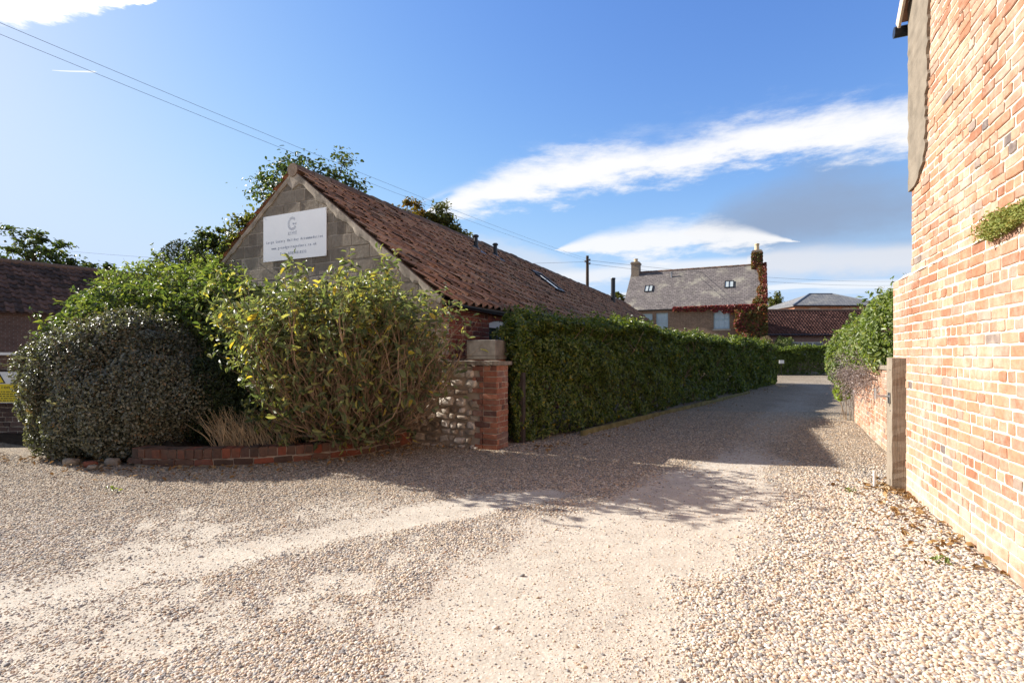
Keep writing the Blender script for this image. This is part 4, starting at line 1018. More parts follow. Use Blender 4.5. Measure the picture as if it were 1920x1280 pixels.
# clipped grey-green bush, far left
shrub_mass('clipped_bush', 'rounded dense grey green bush with tiny leaves at the far left by the yellow sign', [(-5.4,7.2,.80,1.2,1.0,1.02),(-5.9,7.25,.72,.70,.82,.92),(-4.95,7.15,.58,.62,.80,.84),(-5.4,7.4,1.1,1.05,.85,.78)], 100000, .038, L_dark, (-5.5, 7.3, .05), seed=31, stems=120, shell=.2, rough=.17, freq=4.6, wid=.6, spread=.75, up=.35, sprigs=1500, sprig_len=.17)
# leafy mass behind it
shrub_mass('leafy_bush', 'tall leafy green bush rising behind the grey clipped bush', [(-5.9,8.55,1.50,1.45,.85,1.05),(-4.75,8.3,1.55,1.1,.75,1.05),(-6.95,8.7,1.2,.9,.8,.85),(-4.0,8.0,1.3,.8,.6,1.10),(-6.5,9.3,1.9,.9,.6,.70)], 26000, .10, L_bush, (-5.3, 8.5, .1), seed=32, stems=160, rough=.17, freq=3.6, wid=.40, spread=.8, up=.45, droop=.3, sprigs=420, sprig_len=.30)
shrub_mass('bright_bush', 'bright yellow green bush behind the leafy bush, left of the barn gable', [(-7.0,10.6,2.0,1.5,.8,1.25),(-5.9,10.5,2.2,1.0,.7,1.15)], 12000, .11, L_light, (-6.5, 10.6, .1), seed=33, stems=60, rough=.2, wid=.30, spread=.7, up=.5, sprigs=260, sprig_len=.35)
shrub_mass('topiary_bush', 'dark rounded clipped evergreen behind the bright bush', [(-8.0,12.4,2.8,.75,.72,1.35)], 9000, .06, L_yew, (-8.0, 12.4, 0), seed=34, stems=10, rough=.04)
shrub_mass('low_bush', 'low dark shaded bush between the grey clipped bush and the dry grass tuft', [(-4.0,7.4,.62,.85,.6,.80),(-3.2,7.55,.4,.6,.5,.5)], 17000, .05, L_yew, (-3.8, 7.4, .1), seed=35, stems=40, rough=.15, wid=.4, sprigs=80, sprig_len=.2)

# big multi-stem shrub: fanning main stems, forks, then straight upright shoots that carry the leaves
def big_shrub():
    r = np.random.default_rng(41)
    base = v3(-2.22, 7.05, .16); root = thing('multi_stem_shrub', 'large rounded shrub of bare brown stems topped with broad yellow green leaves before the barn', 'shrub', tuple(base))
    cen = v3(-2.06, 6.74, 1.62); rad = v3(2.16, 1.24, 1.22)
    def lev(x):
        q = np.abs((x-cen)/rad)
        if x[2] < cen[2]:
            w = max(0, (x[2]-.05)/(cen[2]-.05))**(.75 if x[0] < cen[0] else .95); f = math.hypot(q[0], q[1])/(.30+.70*w)
        else: f = (q[0]**3.2+q[1]**2.3+q[2]**2.6)**.38
        return f/(1+.13*lump(((x-cen)/rad)[None], 43, 7, 4.5)[0])
    sm = MB(); lp, ln, la, ls = [], [], [], []
    def dens(x):
        top = np.clip((x[2]-1.35)/.85, 0, 1); left = np.clip((-2.6-x[0])/.9, 0, 1)
        f = .21+.79*max(top, left*.85); f *= 1-.62*np.clip((x[0]+1.75)/.9, 0, 1)*np.clip((2.45-x[2])/.7, 0, 1)
        return f
    def leaf(x, d, p=1.0):
        if r.random() < dens(x)*p:
            lp.append(x); la.append(unit(d+r.normal(size=3)*.7)); ln.append(unit((x-cen)/rad*.6+Z*.5+v3(-.2, -.3, 0))); ls.append(.05+.095*r.random()**1.3)
    def shoot(a, d, L, r0, lf=1.0):
        p = [a]; n = 5
        for e in range(n):
            d = unit(d+r.normal(size=3)*.13+Z*.02); q = p[-1]+d*L/n
            if lev(q) > 1.08: break
            p.append(q)
        if len(p) < 2 or (p[-1][2] > (2.72 if p[-1][0] < -2.4 else 2.85)): return
        tube(sm, p, np.linspace(r0, r0*.4, len(p)), 4, caps=False)
        for q0, q1 in zip(p[:-1], p[1:]):
            for l_ in range(3):
                w = r.random(); leaf(q0+(q1-q0)*w+r.normal(size=3)*.03, d, .80*lf)
        for l_ in range(4): leaf(p[-1]+r.normal(size=3)*.035, d, .95*lf)
        if r.random() < .5:
            dd = unit(d+r.normal(size=3)*.8); q = p[-2]; e = q+dd*r.uniform(.05, .16)
            if lev(e) < 1.1: tube(sm, [q, e], [r0*.5, r0*.25], 3, caps=False); leaf(e, dd, .9*lf)
    for q in range(270):
        an = r.uniform(0, 2*np.pi); tilt = math.acos(1-r.random()*.93); d = unit(v3(math.sin(tilt)*math.cos(an)*1.25, math.sin(tilt)*math.sin(an)*.9-.12, math.cos(tilt)))
        p = [base+v3(r.normal()*.20, r.normal()*.12, 0)]; L = r.uniform(.7, 1.3); dd = unit(d+Z*.25)
        for e in range(6):
            dd = unit(dd+d*.12+r.normal(size=3)*.13); x = p[-1]+dd*L/6
            if lev(x) > .80 or x[2] < .2: break
            p.append(x)
        if len(p) < 3: continue
        r0 = r.uniform(.009, .021); tube(sm, p, np.linspace(r0, r0*.6, len(p)), 6, caps=False)
        for f in range(r.integers(3, 7)):
            i0 = r.integers(1, len(p)); a = p[i0]; out = unit((a-base)*v3(1, 1, .4)+v3(0, 0, .05)); d2 = unit(out*r.uniform(.1, .95)+Z*r.uniform(.2, 1)+r.normal(size=3)*.3); p2 = [a]
            for e in range(7):
                d2 = unit(d2+Z*.10+r.normal(size=3)*.14); x = p2[-1]+d2*.13
                if lev(x) > .93 or x[2] < .15: break
                p2.append(x)
            if len(p2) < 2: continue
            r1 = r0*.5; tube(sm, p2, np.linspace(r1, r1*.6, len(p2)), 5, caps=False)
            for g_ in range(r.integers(3, 6)):
                a2 = p2[r.integers(max(0, len(p2)-4), len(p2))]; o2 = unit((a2-cen)/rad+1e-3)
                shoot(a2, unit(Z*.85+o2*r.uniform(0, .6)*v3(1, 1, .3)+r.normal(size=3)*.32), r.uniform(.2, .75), r.uniform(.0028, .0050))
            if r.random() < .6: shoot(p2[-1], unit(d2+r.normal(size=3)*.3), r.uniform(.2, .45), .004)
    for q in range(90):                                                # leafy young growth low at the front
        a = base+v3(r.normal()*.45, -abs(r.normal())*.25, 0); shoot(a, unit(v3(r.normal()*.6, -.45, .8)), r.uniform(.3, .75), .004, 3.2)
    sm.build('stems', M_stem, root)
    m = MB(); leaves(m, np.array(lp), np.array(ln), np.array(ls), .36, .16, .35, .65, r=r, ax=np.array(la)); m.build('foliage', L_big, root)
big_shrub()
def grass_tuft():
    r = np.random.default_rng(51); c = v3(-3.35, 6.72, .13); m = MB()
    for q in range(330):
        s = c+v3(r.uniform(-.5, .55), r.normal()*.10, 0); L = r.uniform(.22, .62); d = unit(v3(-.28+r.normal()*.28, r.normal()*.2-.1, 1))
        b = v3(r.normal()*.12-.05, r.normal()*.10, -r.random()*.16)*L
        tube(m, [s, s+d*L*.5, s+d*L+b], [.0032, .0026, .001], 4, caps=False)
    o = m.build('dry_grass_tuft', M_straw, loc=tuple(c)); tag(o, 'tuft of dry straw coloured grass stems behind the brick planter edging', 'grass tuft')
grass_tuft()
# planting over the low brick wall at the right
def right_plants():
    cl = []
    for w in np.linspace(0, 1, 7):
        c = LA*(1-w)+(LB+LD*1.9)*w-LN*.55; cl.append((c[0], c[1], 1.50+.14*w, .78, .75, .72+.06*w))
    shrub_mass('wall_top_bush', 'sunlit green bush spilling over the low brick wall beside the lane', cl+[(7.25,10.75,1.25,.6,.6,.75)], 26000, .078, L_light, (6.9, 9.2, 0), seed=61, stems=40, rough=.10, wid=.40, spread=.7, up=.3, droop=.3, zmin=.75, sprigs=160, sprig_len=.22)
    r = np.random.default_rng(62); base = v3(*(LA-LD*1.2+LN*.10)[:2], .9); root = thing('dead_shrub', 'grey brown leafless twiggy plant hanging over the low brick wall', 'shrub', tuple(base))
    m = MB(); P = []
    for q in range(170):
        a = r.uniform(-.1, 3.3); s = LA-LD*a+LN*r.uniform(-.05, .05)+Z*r.uniform(.85, 1.2); p = [s]; d = unit(LN*r.uniform(.4, 1)+LD*r.normal()*.9+Z*r.uniform(-.5, .45))
        for e in range(5): d = unit(d+r.normal(size=3)*.35-Z*.14); p.append(p[-1]+d*r.uniform(.06, .15))
        tube(m, p, np.linspace(.006, .002, 6), 4, caps=False); P += p[1:]
    m.build('twigs', simple('grey_twig', (.22,.165,.14), .9, .1, .3), root)
    P = np.array(P); P = np.repeat(P, 5, 0)+r.normal(size=(len(P)*5, 3))*.05; a = ((P-LA)@LD); P = P[(r.random(len(P)) < np.clip(1.1+a*.28, .12, 1))]
    m = MB(); leaves(m, P, np.tile(LN, (len(P), 1)), .03+.02*r.random(len(P)), .3, .1, .2, 1.0, r=r); m.build('dry_leaves', L_grey, root)
    shrub_mass('lime_plant', 'small bright lime green plant at the far end of the low brick wall', [(7.0,10.75,.82,.22,.2,.26),(6.92,10.7,.6,.16,.15,.2)], 700, .07, L_lime, (7.0, 10.7, 0), cat='plant', seed=63, stems=12, stem_r=.006, rough=.2, wid=.5)
right_plants()

# ------------------------------------------------------------------ far house
HA = v3(18.1, 37, 0); HU = unit(v3(-.906, .423, 0)); HB = unit(v3(.423, .906, 0)); HN = -HB; HLEN = 10.1; HD = 7.0; HE = 4.93; HR = 8.35
M_house = wallshader('house_brick', (.19,.12,.082), (.28,.19,.13), (.34,.28,.21), rot=math.atan2(HU[1], HU[0]))
M_slate_h = slate('stone_slate', ((.135,.118,.115), (.205,.18,.175)), 1.0, .42, rot=math.atan2(HU[1], HU[0]))
def hp(u, d, z): return v3(*(HA+HU*u+HB*d)[:2], z)
def house():
    root = thing('house', 'two storey brick house with stone slate roof, end chimneys and blue windows beyond the hedge', 'house', tuple(HA))
    wins = [(2.19, 3.29, 3.28, 4.72), (6.60, 7.50, 3.2, 4.62), (7.78, 8.62, 3.2, 4.60), (2.0, 3.0, .9, 2.42), (6.3, 7.4, .9, 2.42)]
    m = MB(); xs = sorted({0, HLEN, *[w[0] for w in wins], *[w[1] for w in wins]})
    for a, b in zip(xs[:-1], xs[1:]):                                  # front wall in strips round the openings
        z = -.1
        for w in sorted([w for w in wins if w[0] <= a and w[1] >= b], key=lambda w: w[2]):
            obox(m, hp(a, 0, z), HU*(b-a), HB*.3, Z*(w[2]-z)); z = w[3]
        obox(m, hp(a, 0, z), HU*(b-a), HB*.3, Z*(HE-z))
    for u0 in (0, HLEN-.3):                                            # gable ends
        p = [hp(u0, .3 if 1 else 0, -.1), hp(u0, HD, -.1), hp(u0, HD, HE), hp(u0, HD/2, HR-.08), hp(u0, .3, HE+.2)]
        m.add(p+[q+HU*.3 for q in p], [[0, 1, 2, 3, 4], [9, 8, 7, 6, 5]]+[[i_, (i_+1) % 5, (i_+1) % 5+5, i_+5] for i_ in range(5)])
    obox(m, hp(.3, HD-.3, -.1), HU*(HLEN-.6), HB*.3, Z*(HE))
    m.build('wall', M_house, root)
    sl = math.hypot(HD/2, HR-HE)
    for sg, nm in ((1, 'roof'), (-1, 'rear_roof')):
        dn = unit(HN*(HD/2)*sg-Z*(HR-HE)); nr = np.cross(HU, dn); nr = nr if nr[2] > 0 else -nr
        m = MB(); obox(m, hp(-.06, HD/2, HR+.03), HU*(HLEN+.12), dn*(sl+.14), nr*.06)
        o = m.build(nm, M_slate_h, root)
        if sg == 1:
            rf = o; DNh, NRh = dn, nr
    m = MB()
    for k in range(24): tube(m, [hp(-.06+k*.425, HD/2, HR+.075), hp(-.06+k*.425+.43, HD/2, HR+.07)], [.11, .10], 8)
    m.build('ridge_tiles', M_ridge, rf)
    def rp(u, q): return hp(u, HD/2, HR+.03)+DNh*q+NRh*.06
    for u, q in ((1.95, 1.95), (8.05, 1.95)):
        m = MB(); c = rp(u, q); w, h = .66, .82
        for oo, a, b in ((c, w, .05), (c+DNh*(h-.05), w, .05)): obox(m, oo, HU*a, DNh*b, NRh*.07)
        for oo in (c+DNh*.05, c+DNh*.05+HU*(w-.05), c+DNh*.05+HU*(w/2-.02)): obox(m, oo, HU*.05, DNh*(h-.1), NRh*.068)
        f = m.build('skylight', M_black, rf); m = MB(); obox(m, c+DNh*.05+HU*.05, HU*(w-.1), DNh*(h-.1), NRh*.04); m.build('pane', glass('skylight_glass', (.45,.5,.5), .1), f)
    m = MB(); c = rp(6.7, .95); tube(m, [c-Z*.1, c+Z*.38], .06, 8); tube(m, [c+Z*.38, c+Z*.43], .08, 8); m.build('roof_vent', M_lead, rf)
    m = MB(); tube(m, [hp(-.05, -.10, HE-.07), hp(HLEN+.05, -.10, HE-.07)], .06, 8); m.build('gutter', M_black, root)
    M_stack = wallshader('stack_brick', (.28,.22,.16), (.34,.28,.2), (.40,.35,.28), rot=math.atan2(HU[1], HU[0]))
    for u, zt, ph, pr in ((.0, 9.35, .55, .17), (HLEN-.66, 9.15, .30, .17)):
        m = MB(); obox(m, hp(u, HD/2-.42, 7.6), HU*.66, HB*.84, Z*(zt-7.6)); obox(m, hp(u-.06, HD/2-.48, zt), HU*.78, HB*.96, Z*.10); obox(m, hp(u-.0, HD/2-.42, zt+.10), HU*.66, HB*.84, Z*.08)
        ch = m.build('chimney', M_stack, root)
        m = MB(); c = hp(u+.33, HD/2, zt+.18); tube(m, [c, c+Z*ph*.8, c+Z*ph*.82, c+Z*ph], [pr*1.05, pr*.9, pr*1.1, pr*1.05], 12); m.build('chimney_pot', M_pot, ch)
    for a, b, z0, z1 in wins:
        m = MB(); fw = .07
        obox(m, hp(a, .10, z0), HU*fw, HB*.09, Z*(z1-z0)); obox(m, hp(b-fw, .10, z0), HU*fw, HB*.09, Z*(z1-z0))
        obox(m, hp(a+fw, .10, z1-fw), HU*(b-a-2*fw), HB*.09, Z*fw); obox(m, hp(a+fw, .10, z0), HU*(b-a-2*fw), HB*.09, Z*fw)
        obox(m, hp(a+fw, .11, (z0+z1)/2-.03), HU*(b-a-2*fw), HB*.06, Z*.06)
        for q in (.333, .667): obox(m, hp(a+(b-a)*q-.016, .125, z0+fw), HU*.032, HB*.04, Z*(z1-z0-2*fw))
        w = m.build('window', M_blue, root)
        m = MB(); obox(m, hp(a+fw, .14, z0+fw), HU*(b-a-2*fw), HB*.02, Z*(z1-z0-2*fw)); m.build('pane', M_glass_blue, w)
        m = MB(); obox(m, hp(a-.08, -.05, z0-.13), HU*(b-a+.16), HB*.20, Z*.128); m.build('sill', M_ceil, w)
house()
def creeper():
    r = np.random.default_rng(71); root = thing('climbing_plant', 'red and green creeper climbing over the right end and chimney of the far house', 'climbing plant', tuple(HA-HB*.2))
    g, rd, gn, rn = [], [], [], []
    def put(p, n, red): (rd if red else g).append(p); (rn if red else gn).append(n)
    for q in range(9000):                                              # mass on the front wall by the corner
        u = r.uniform(-.3, 2.15); z = r.uniform(.5, 4.95); edge = 1.75+.35*lump(v3(0, 0, z)[None], 72, 4, 2.5)[0]
        if u > edge: continue
        t = .16+.20*lump(v3(u, z, 0)[None], 73, 5, 2.6)[0]; d = -max(.02, t+.12)-r.exponential(.03)+.05
        put(hp(u, d, z), HN, (u > 1.1 or z < 2.2) and r.random() < .42 or r.random() < .12)
    for q in range(3600):                                              # fringe along the eave
        u = 6.2*r.random()**1.4; z = 4.93-abs(r.normal())*.20*(1.5-u/6)+.06; 
        if lump(v3(u, 0, 0)[None], 74, 5, 6)[0]*.4+.5 < (4.9-z)*1.3: continue
        put(hp(u, -.12-r.random()*.14, z), HN, r.random() < .9)
    sl = math.hypot(HD/2, HR-HE); dn = unit(HN*(HD/2)-Z*(HR-HE)); nr = unit(HB*(HR-HE)*-1+Z*HD/2)
    for q in range(6000):                                              # up the verge to the chimney
        w = r.random(); c = hp(0, HD/2, HR)+dn*sl*w; wd = .30+.45*w**2+.18*lump(v3(w*6, 0, 0)[None], 75, 4, 2)[0]
        u = -.30+r.random()*wd*1.15; put(c+HU*u+nr*(.10+r.random()*.16), nr, (u < .0 and r.random() < .6) or r.random() < .22)
    for q in range(3200):                                              # gable side
        d = r.random()*HD*.75; z = r.uniform(1, HE+ (HR-HE)*min(1, d/(HD/2)) if d < HD/2 else 7); put(hp(-.12-r.random()*.1, d, z), -HU, r.random() < .6)
    for q in range(1500):                                              # round the chimney stack
        a = r.random()*4; z = 7.9+1.45*r.random()**1.4; k = int(a); f = a-k
        x, y, n = [(f*.66, -.42, HN), (.66, -.42+f*.84, HU), (f*.66, .42, HB), (0, -.42+f*.84, -HU)][k]
        put(hp(x, HD/2+y, z)+n*(.01+.05*r.random()), n, r.random() < .12)
    for nm, P, Nn, mt in (('green_foliage', g, gn, L_creep), ('red_foliage', rd, rn, L_red)):
        m = MB(); P = np.array(P); leaves(m, P, np.array(Nn)+Z*.3, .12+.09*r.random(len(P)), .8, .1, .4, .5, r=r); m.build(nm, mt, root)
creeper()

# low tiled building across the end of the lane, and the hipped building behind
def low_building():
    x0, x1, yf = 20.2, 32.0, 42.0; root = thing('low_building', 'low single storey brick building with dark pantile roof beyond the far hedge', 'building', (20.2, 42, 0))
    mw = wallshader('low_building_brick', (.24,.13,.10), (.31,.18,.135), (.36,.29,.24))
    wx0, wx1, wz0, wz1 = 22.95, 25.6, 1.2, 2.42; X, Yv = v3(1, 0, 0), v3(0, 1, 0)
    m = MB()
    obox(m, v3(x0, yf, -.1), X*(wx0-x0), Yv*.3, Z*3.1); obox(m, v3(wx1, yf, -.1), X*(x1-wx1), Yv*.3, Z*3.1); obox(m, v3(wx0, yf, -.1), X*(wx1-wx0), Yv*.3, Z*(wz0+.1)); obox(m, v3(wx0, yf, wz1), X*(wx1-wx0), Yv*.3, Z*(3.0-wz1))
    obox(m, v3(x0, yf+5.7, -.1), X*(x1-x0), Yv*.3, Z*3.1)
    for x in (x0, x1-.3):
        p = [v3(x, yf+.3, 0), v3(x, yf+5.7, 0), v3(x, yf+5.7, 3), v3(x, yf+3, 5.1), v3(x, yf+.3, 3)]; m.add(p+[q+X*.3 for q in p], [[0, 1, 2, 3, 4], [9, 8, 7, 6, 5]]+[[i_, (i_+1) % 5, (i_+1) % 5+5, i_+5] for i_ in range(5)])
    m.build('wall', mw, root)
    dn = unit(v3(0, -3, -2.2)); sl = math.hypot(3, 2.2)
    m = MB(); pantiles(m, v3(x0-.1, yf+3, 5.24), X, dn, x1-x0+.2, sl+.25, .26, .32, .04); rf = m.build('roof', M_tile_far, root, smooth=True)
    m = MB(); obox(m, v3(x0-.1, yf+3, 5.17), X*(x1-x0+.2), dn*(sl+.2), Z*-.05); obox(m, v3(x0-.1, yf+3, 5.2), X*(x1-x0+.2), dn*v3(1, -1, 1)*(sl+.2), Z*-.08); m.build('rear_slope', M_tile_far, rf)
    m = MB(); tube(m, [v3(x0-.1, yf+3, 5.25), v3(x1+.1, yf+3, 5.25)], .12, 8); m.build('ridge_tiles', M_ridge, rf)
    m = MB(); tube(m, [v3(x0, yf-.16, 2.98), v3(x1, yf-.16, 2.98)], .06, 8); m.build('gutter', M_black, root)
    m = MB(); f = .09
    obox(m, v3(wx0, yf+.08, wz1-f), X*(wx1-wx0), Yv*.1, Z*f); obox(m, v3(wx0, yf+.08, wz0), X*(wx1-wx0), Yv*.1, Z*f)
    for x in (wx0, wx0+(wx1-wx0)/3-.06, wx0+(wx1-wx0)*2/3-.06, wx1-f): obox(m, v3(x, yf+.082, wz0+f), X*(f if x in (wx0,) or x > wx1-.1 else .13), Yv*.09, Z*(wz1-wz0-2*f))
    w = m.build('window', M_white, root); m = MB(); obox(m, v3(wx0+.05, yf+.14, wz0+.05), X*(wx1-wx0-.1), Yv*.02, Z*(wz1-wz0-.1)); m.build('pane', M_glass, w)
low_building()
def hip_building():
    x0, x1, y0, y1, e, rz = 34.2, 45.0, 62., 71., 7.35, 9.25; root = thing('hipped_building', 'tall red brick building with a grey hipped slate roof behind the low tiled building', 'building', (x0, y0, 0))
    X, Yv = v3(1, 0, 0), v3(0, 1, 0); m = MB(); obox(m, v3(x0, y0, -.1), X*(x1-x0), Yv*(y1-y0), Z*(e+.05)); m.build('wall', wallshader('red_brick', (.38,.15,.075), (.46,.20,.10), (.40,.3,.22)), root)
    a = [v3(x0-.3, y0-.3, e), v3(x1+.3, y0-.3, e), v3(x1+.3, y1+.3, e), v3(x0-.3, y1+.3, e)]; b = [v3(x0+4.4, (y0+y1)/2, rz), v3(x1-3.4, (y0+y1)/2, rz)]; c = [p-Z*.15 for p in a]
    m = MB(); m.add(a+b+c, [[0, 1, 5, 4], [1, 2, 5], [2, 3, 4, 5], [3, 0, 4], [6, 7, 1, 0], [7, 8, 2, 1], [8, 9, 3, 2], [9, 6, 0, 3], [9, 8, 7, 6]]); rf = m.build('roof', slate('grey_slate', ((.15,.155,.165), (.22,.22,.225)), .8, .35), root)
    m = MB(); 
    for p, q in ((a[0], b[0]), (b[0], b[1]), (b[1], a[1])): tube(m, [p, q], .10, 6)
    m.build('ridge_tiles', M_lead, rf)
    m = MB(); tube(m, [a[0]-Z*.1-Yv*.05, a[1]-Z*.1-Yv*.05], .09, 8); m.build('gutter', M_black, root)
    for x in (36.6, 40.6):
        m = MB(); f = .10; obox(m, v3(x-.6, y0-.03, 4.6), X*1.2, Yv*.05, Z*2.0); w = m.build('window', M_white, root); m = MB(); obox(m, v3(x-.5, y0-.04, 4.7), X*1.0, Yv*.03, Z*1.8); m.build('pane', M_glass, w)
        m = MB(); p = [v3(x-.8, y0-.05, 6.62), v3(x+.8, y0-.05, 6.62), v3(x+.7, y0-.05, 6.95), v3(x+.22, y0-.05, 7.05), v3(x-.22, y0-.05, 7.05), v3(x-.7, y0-.05, 6.95)]; m.add(p+[q+Yv*.1 for q in p], [[0, 1, 2, 3, 4, 5], [11, 10, 9, 8, 7, 6]]+[[i_, i_+6, (i_+1) % 6+6, (i_+1) % 6] for i_ in range(6)]); m.build('lintel', M_fascia, w)
hip_building()
# left outbuilding, boundary wall and caution sign
def outbuilding():
    d = unit(v3(.6, .8, 0)); n = v3(.8, -.6, 0); E = v3(-19.0, 19.0, 0); root = thing('outbuilding', 'old brick outbuilding with a dark pantile roof at the far left', 'building', tuple(E))
    s0, s1, ez, rz, hw = -7, 5.2, 3.1, 5.15, 2.3
    mw = wallshader('outbuilding_brick', (.15,.085,.065), (.20,.115,.09), (.22,.18,.15), rot=math.atan2(d[1], d[0]))
    m = MB(); b = E-n*.15; obox(m, b+d*s0-Z*.1, d*(s1-s0), -n*.3, Z*ez); obox(m, b+d*s0-n*(2*hw-.3)-Z*.1, d*(s1-s0), -n*.3, Z*ez)
    for s in (s0, s1-.3):
        p = [b+d*s-n*.3, b+d*s-n*(2*hw-.3), b+d*s-n*(2*hw-.3)+Z*ez, b+d*s-n*hw+Z*(rz-.1), b+d*s-n*.3+Z*ez]; m.add(p+[q+d*.3 for q in p], [[0, 1, 2, 3, 4], [9, 8, 7, 6, 5]]+[[i_, (i_+1) % 5, (i_+1) % 5+5, i_+5] for i_ in range(5)])
    m.build('wall', mw, root)
    dn = unit(n*hw-Z*(rz-ez)); sl = math.hypot(hw, rz-ez); rg = E-n*(hw+.1)+Z*rz
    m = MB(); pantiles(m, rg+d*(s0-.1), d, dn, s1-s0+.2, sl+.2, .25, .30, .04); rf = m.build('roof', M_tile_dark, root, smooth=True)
    m = MB(); dl = unit(-n*hw-Z*(rz-ez)); obox(m, rg+d*(s0-.1)-Z*.05, d*(s1-s0+.2), dl*(sl+.2), -Z*.08); obox(m, rg+d*(s0-.1)-Z*.06, d*(s1-s0+.2), dn*(sl+.15), -Z*.05); m.build('rear_slope', M_tile_dark, rf)
    m = MB(); tube(m, [rg+d*(s0-.15), rg+d*(s1+.15)], .12, 10); m.build('ridge_tiles', M_ridge, rf)
outbuilding()
def boundary():
    root = thing('boundary_wall', 'dark brick boundary wall with a white coping strip at the far left edge', 'wall', (-9.2, 8.4, 0)); X, Yv = v3(1, .05, 0), v3(-.05, 1, 0); o = v3(-13, 8.25, 0)
    m = MB(); bricks(m, o, unit(X), -unit(Yv), 5.6, 1.34, .08, .225, .112, .012, .05, jit=.004, out=.006); b = m.build('brickwork', brickmat('dark_wall_brick', [(0, (.09,.06,.05)), (.5, (.14,.085,.065)), (1, (.20,.13,.10))], lime=.25, limecol=(.22,.19,.16)), root)
    m = MB(); obox(m, o+Yv*.008-Z*.1, X*5.6, Yv*.2, Z*1.43); m.build('mortar', M_mortar, b)
    m = MB(); obox(m, o-Yv*.04+Z*1.345, X*5.6, Yv*.3, Z*.045); m.build('coping', M_white, root)
    c = v3(-8.73, 8.46-.05, .56); u = unit(X); n = -unit(Yv); s = thing('warning_sign', 'yellow caution sign with black warning triangle on the dark boundary wall', 'sign', tuple(c))
    w, h = .62, .51; c = c+n*.02
    m = MB(); obox(m, c, u*w, Z*h, n*.006); m.build('plate', M_white, s)
    m = MB(); obox(m, c+u*.012+Z*.012+n*.006, u*(w-.024), Z*.30, n*.002); m.build('yellow_panel', M_yellow, s)
    def tri(cx, cz, r_, dpt, mat, nm):
        p = [c+u*(cx+r_*math.cos(a))+Z*(cz+r_*math.sin(a))+n*dpt for a in (R(90), R(210), R(330))]; m = MB(); m.add(p+[q-n*.003 for q in p], [[0, 1, 2], [5, 4, 3], [0, 3, 4, 1], [1, 4, 5, 2], [2, 5, 3, 0]]); return m.build(nm, mat, s)
    cx = w/2; tri(cx, .385, .125, .009, M_inkb, 'triangle_border'); tri(cx, .383, .092, .0115, M_yellow, 'triangle')
    m = MB(); p = [c+u*(cx+a)+Z*b+n*.0135 for a, b in ((-.009, .385), (.009, .385), (.014, .44), (-.014, .44))]; m.add(p+[q-n*.002 for q in p], [[0, 1, 2, 3], [7, 6, 5, 4]]+[[i_, i_+4, (i_+1) % 4+4, (i_+1) % 4] for i_ in range(4)]); tube(m, [c+u*cx+Z*.362+n*.0115, c+u*cx+Z*.362+n*.0135], .012, 10); m.build('exclamation_mark', M_inkb, s)
    m = MB(); text_mesh(m, 'Caution', c+u*(w/2-.182)+Z*.235+n*.009, u, n, .052, .085, depth=.001, squash=1); m.build('lettering', M_inkb, s)
    m = MB(); r = np.random.default_rng(4)
    for k in range(5):
        x = .03
        while x < w-.06:
            L = r.uniform(.02, .06); obox(m, c+u*x+Z*(.03+.037*k)+n*.008, u*min(L, w-.04-x), Z*.014, n*.001); x += L+.014
    m.build('small_print', M_inkb, s)
boundary()

# ------------------------------------------------------------------ trees
def tree(name, label, base, top, crown, n, size, mat, group=None, seed=1, tips=70, trunk_r=.18, gap=.55, cat='tree', limbs=True):
    """tapered trunk with limbs reaching clumps of leaves spread through the crown ellipsoid (cx, cy, cz, rx, ry, rz)"""
    r = np.random.default_rng(seed); b = v3(*base); root = thing(name, label, cat, tuple(base), group)
    c = np.array(crown[:3]); q = np.array(crown[3:])
    T = []
    while len(T) < tips:
        d = r.normal(size=3); d /= np.linalg.norm(d); f = r.random()**.42; p = c+d*q*f*(1+.22*lump(d[None], seed, 5, 3)[0])
        T.append(p)
    T = np.array(T)
    m = MB(); tr = [b-Z*.2, b+(c-b)*.35+r.normal(size=3)*.06, b+(c-b)*.75+r.normal(size=3)*.12, c+Z*q[2]*.35]; tube(m, tr, [trunk_r*1.2, trunk_r*.85, trunk_r*.6, trunk_r*.2], 9)
    for p in T:
        w = r.uniform(.35, .95); s = tr[1]+(tr[3]-tr[1])*w; mid = (s+p)/2+Z*r.uniform(-.05, .2)*np.linalg.norm(p-s)*.5
        tube(m, [s, mid, p], [trunk_r*.28, trunk_r*.16, trunk_r*.05], 5, caps=False)
    m.build('trunk', M_bark, root)
    k = r.integers(0, len(T), n); rr = q.mean()*r.uniform(.07, .16, len(T)); P = T[k]+r.normal(size=(n, 3))*rr[k][:, None]*v3(1, 1, .7)*gap*1.6
    m = MB(); leaves(m, P, (P-c)/q+Z*.5, size*(.6+.8*r.random(n)), .55, .14, .3, .8, r=r); m.build('crown', mat, root)
    return root
tree('broadleaf_tree', 'dark green leafy tree rising behind the barn gable on both sides of its peak', (-6.4, 17.2, 0), 8.0, (-6.4, 17.2, 5.1, 2.05, 1.9, 2.8), 34000, .125, L_tree, seed=81, tips=230, gap=.6)
tree('broadleaf_tree', 'lighter olive green tree sticking out low to the left of the barn gable', (-8.4, 16.0, 0), 5.7, (-7.9, 16.0, 4.1, .95, .9, 1.7), 9000, .11, L_olive, seed=80, tips=120, trunk_r=.1)
tree('broadleaf_tree', 'russet topped tree just above the middle of the barn ridge', (-5.9, 28.5, 0), 9.8, (-5.8, 28.5, 7.7, 1.9, 1.7, 2.1), 17000, .17, L_autumn, seed=82, tips=110)
tree('broadleaf_tree', 'olive green rounded tree above the barn ridge, left of the black roof vents', (-3.9, 28.0, 0), 9.2, (-3.9, 28.0, 7.0, 1.7, 1.6, 2.0), 17000, .16, L_olive, seed=83, tips=110)
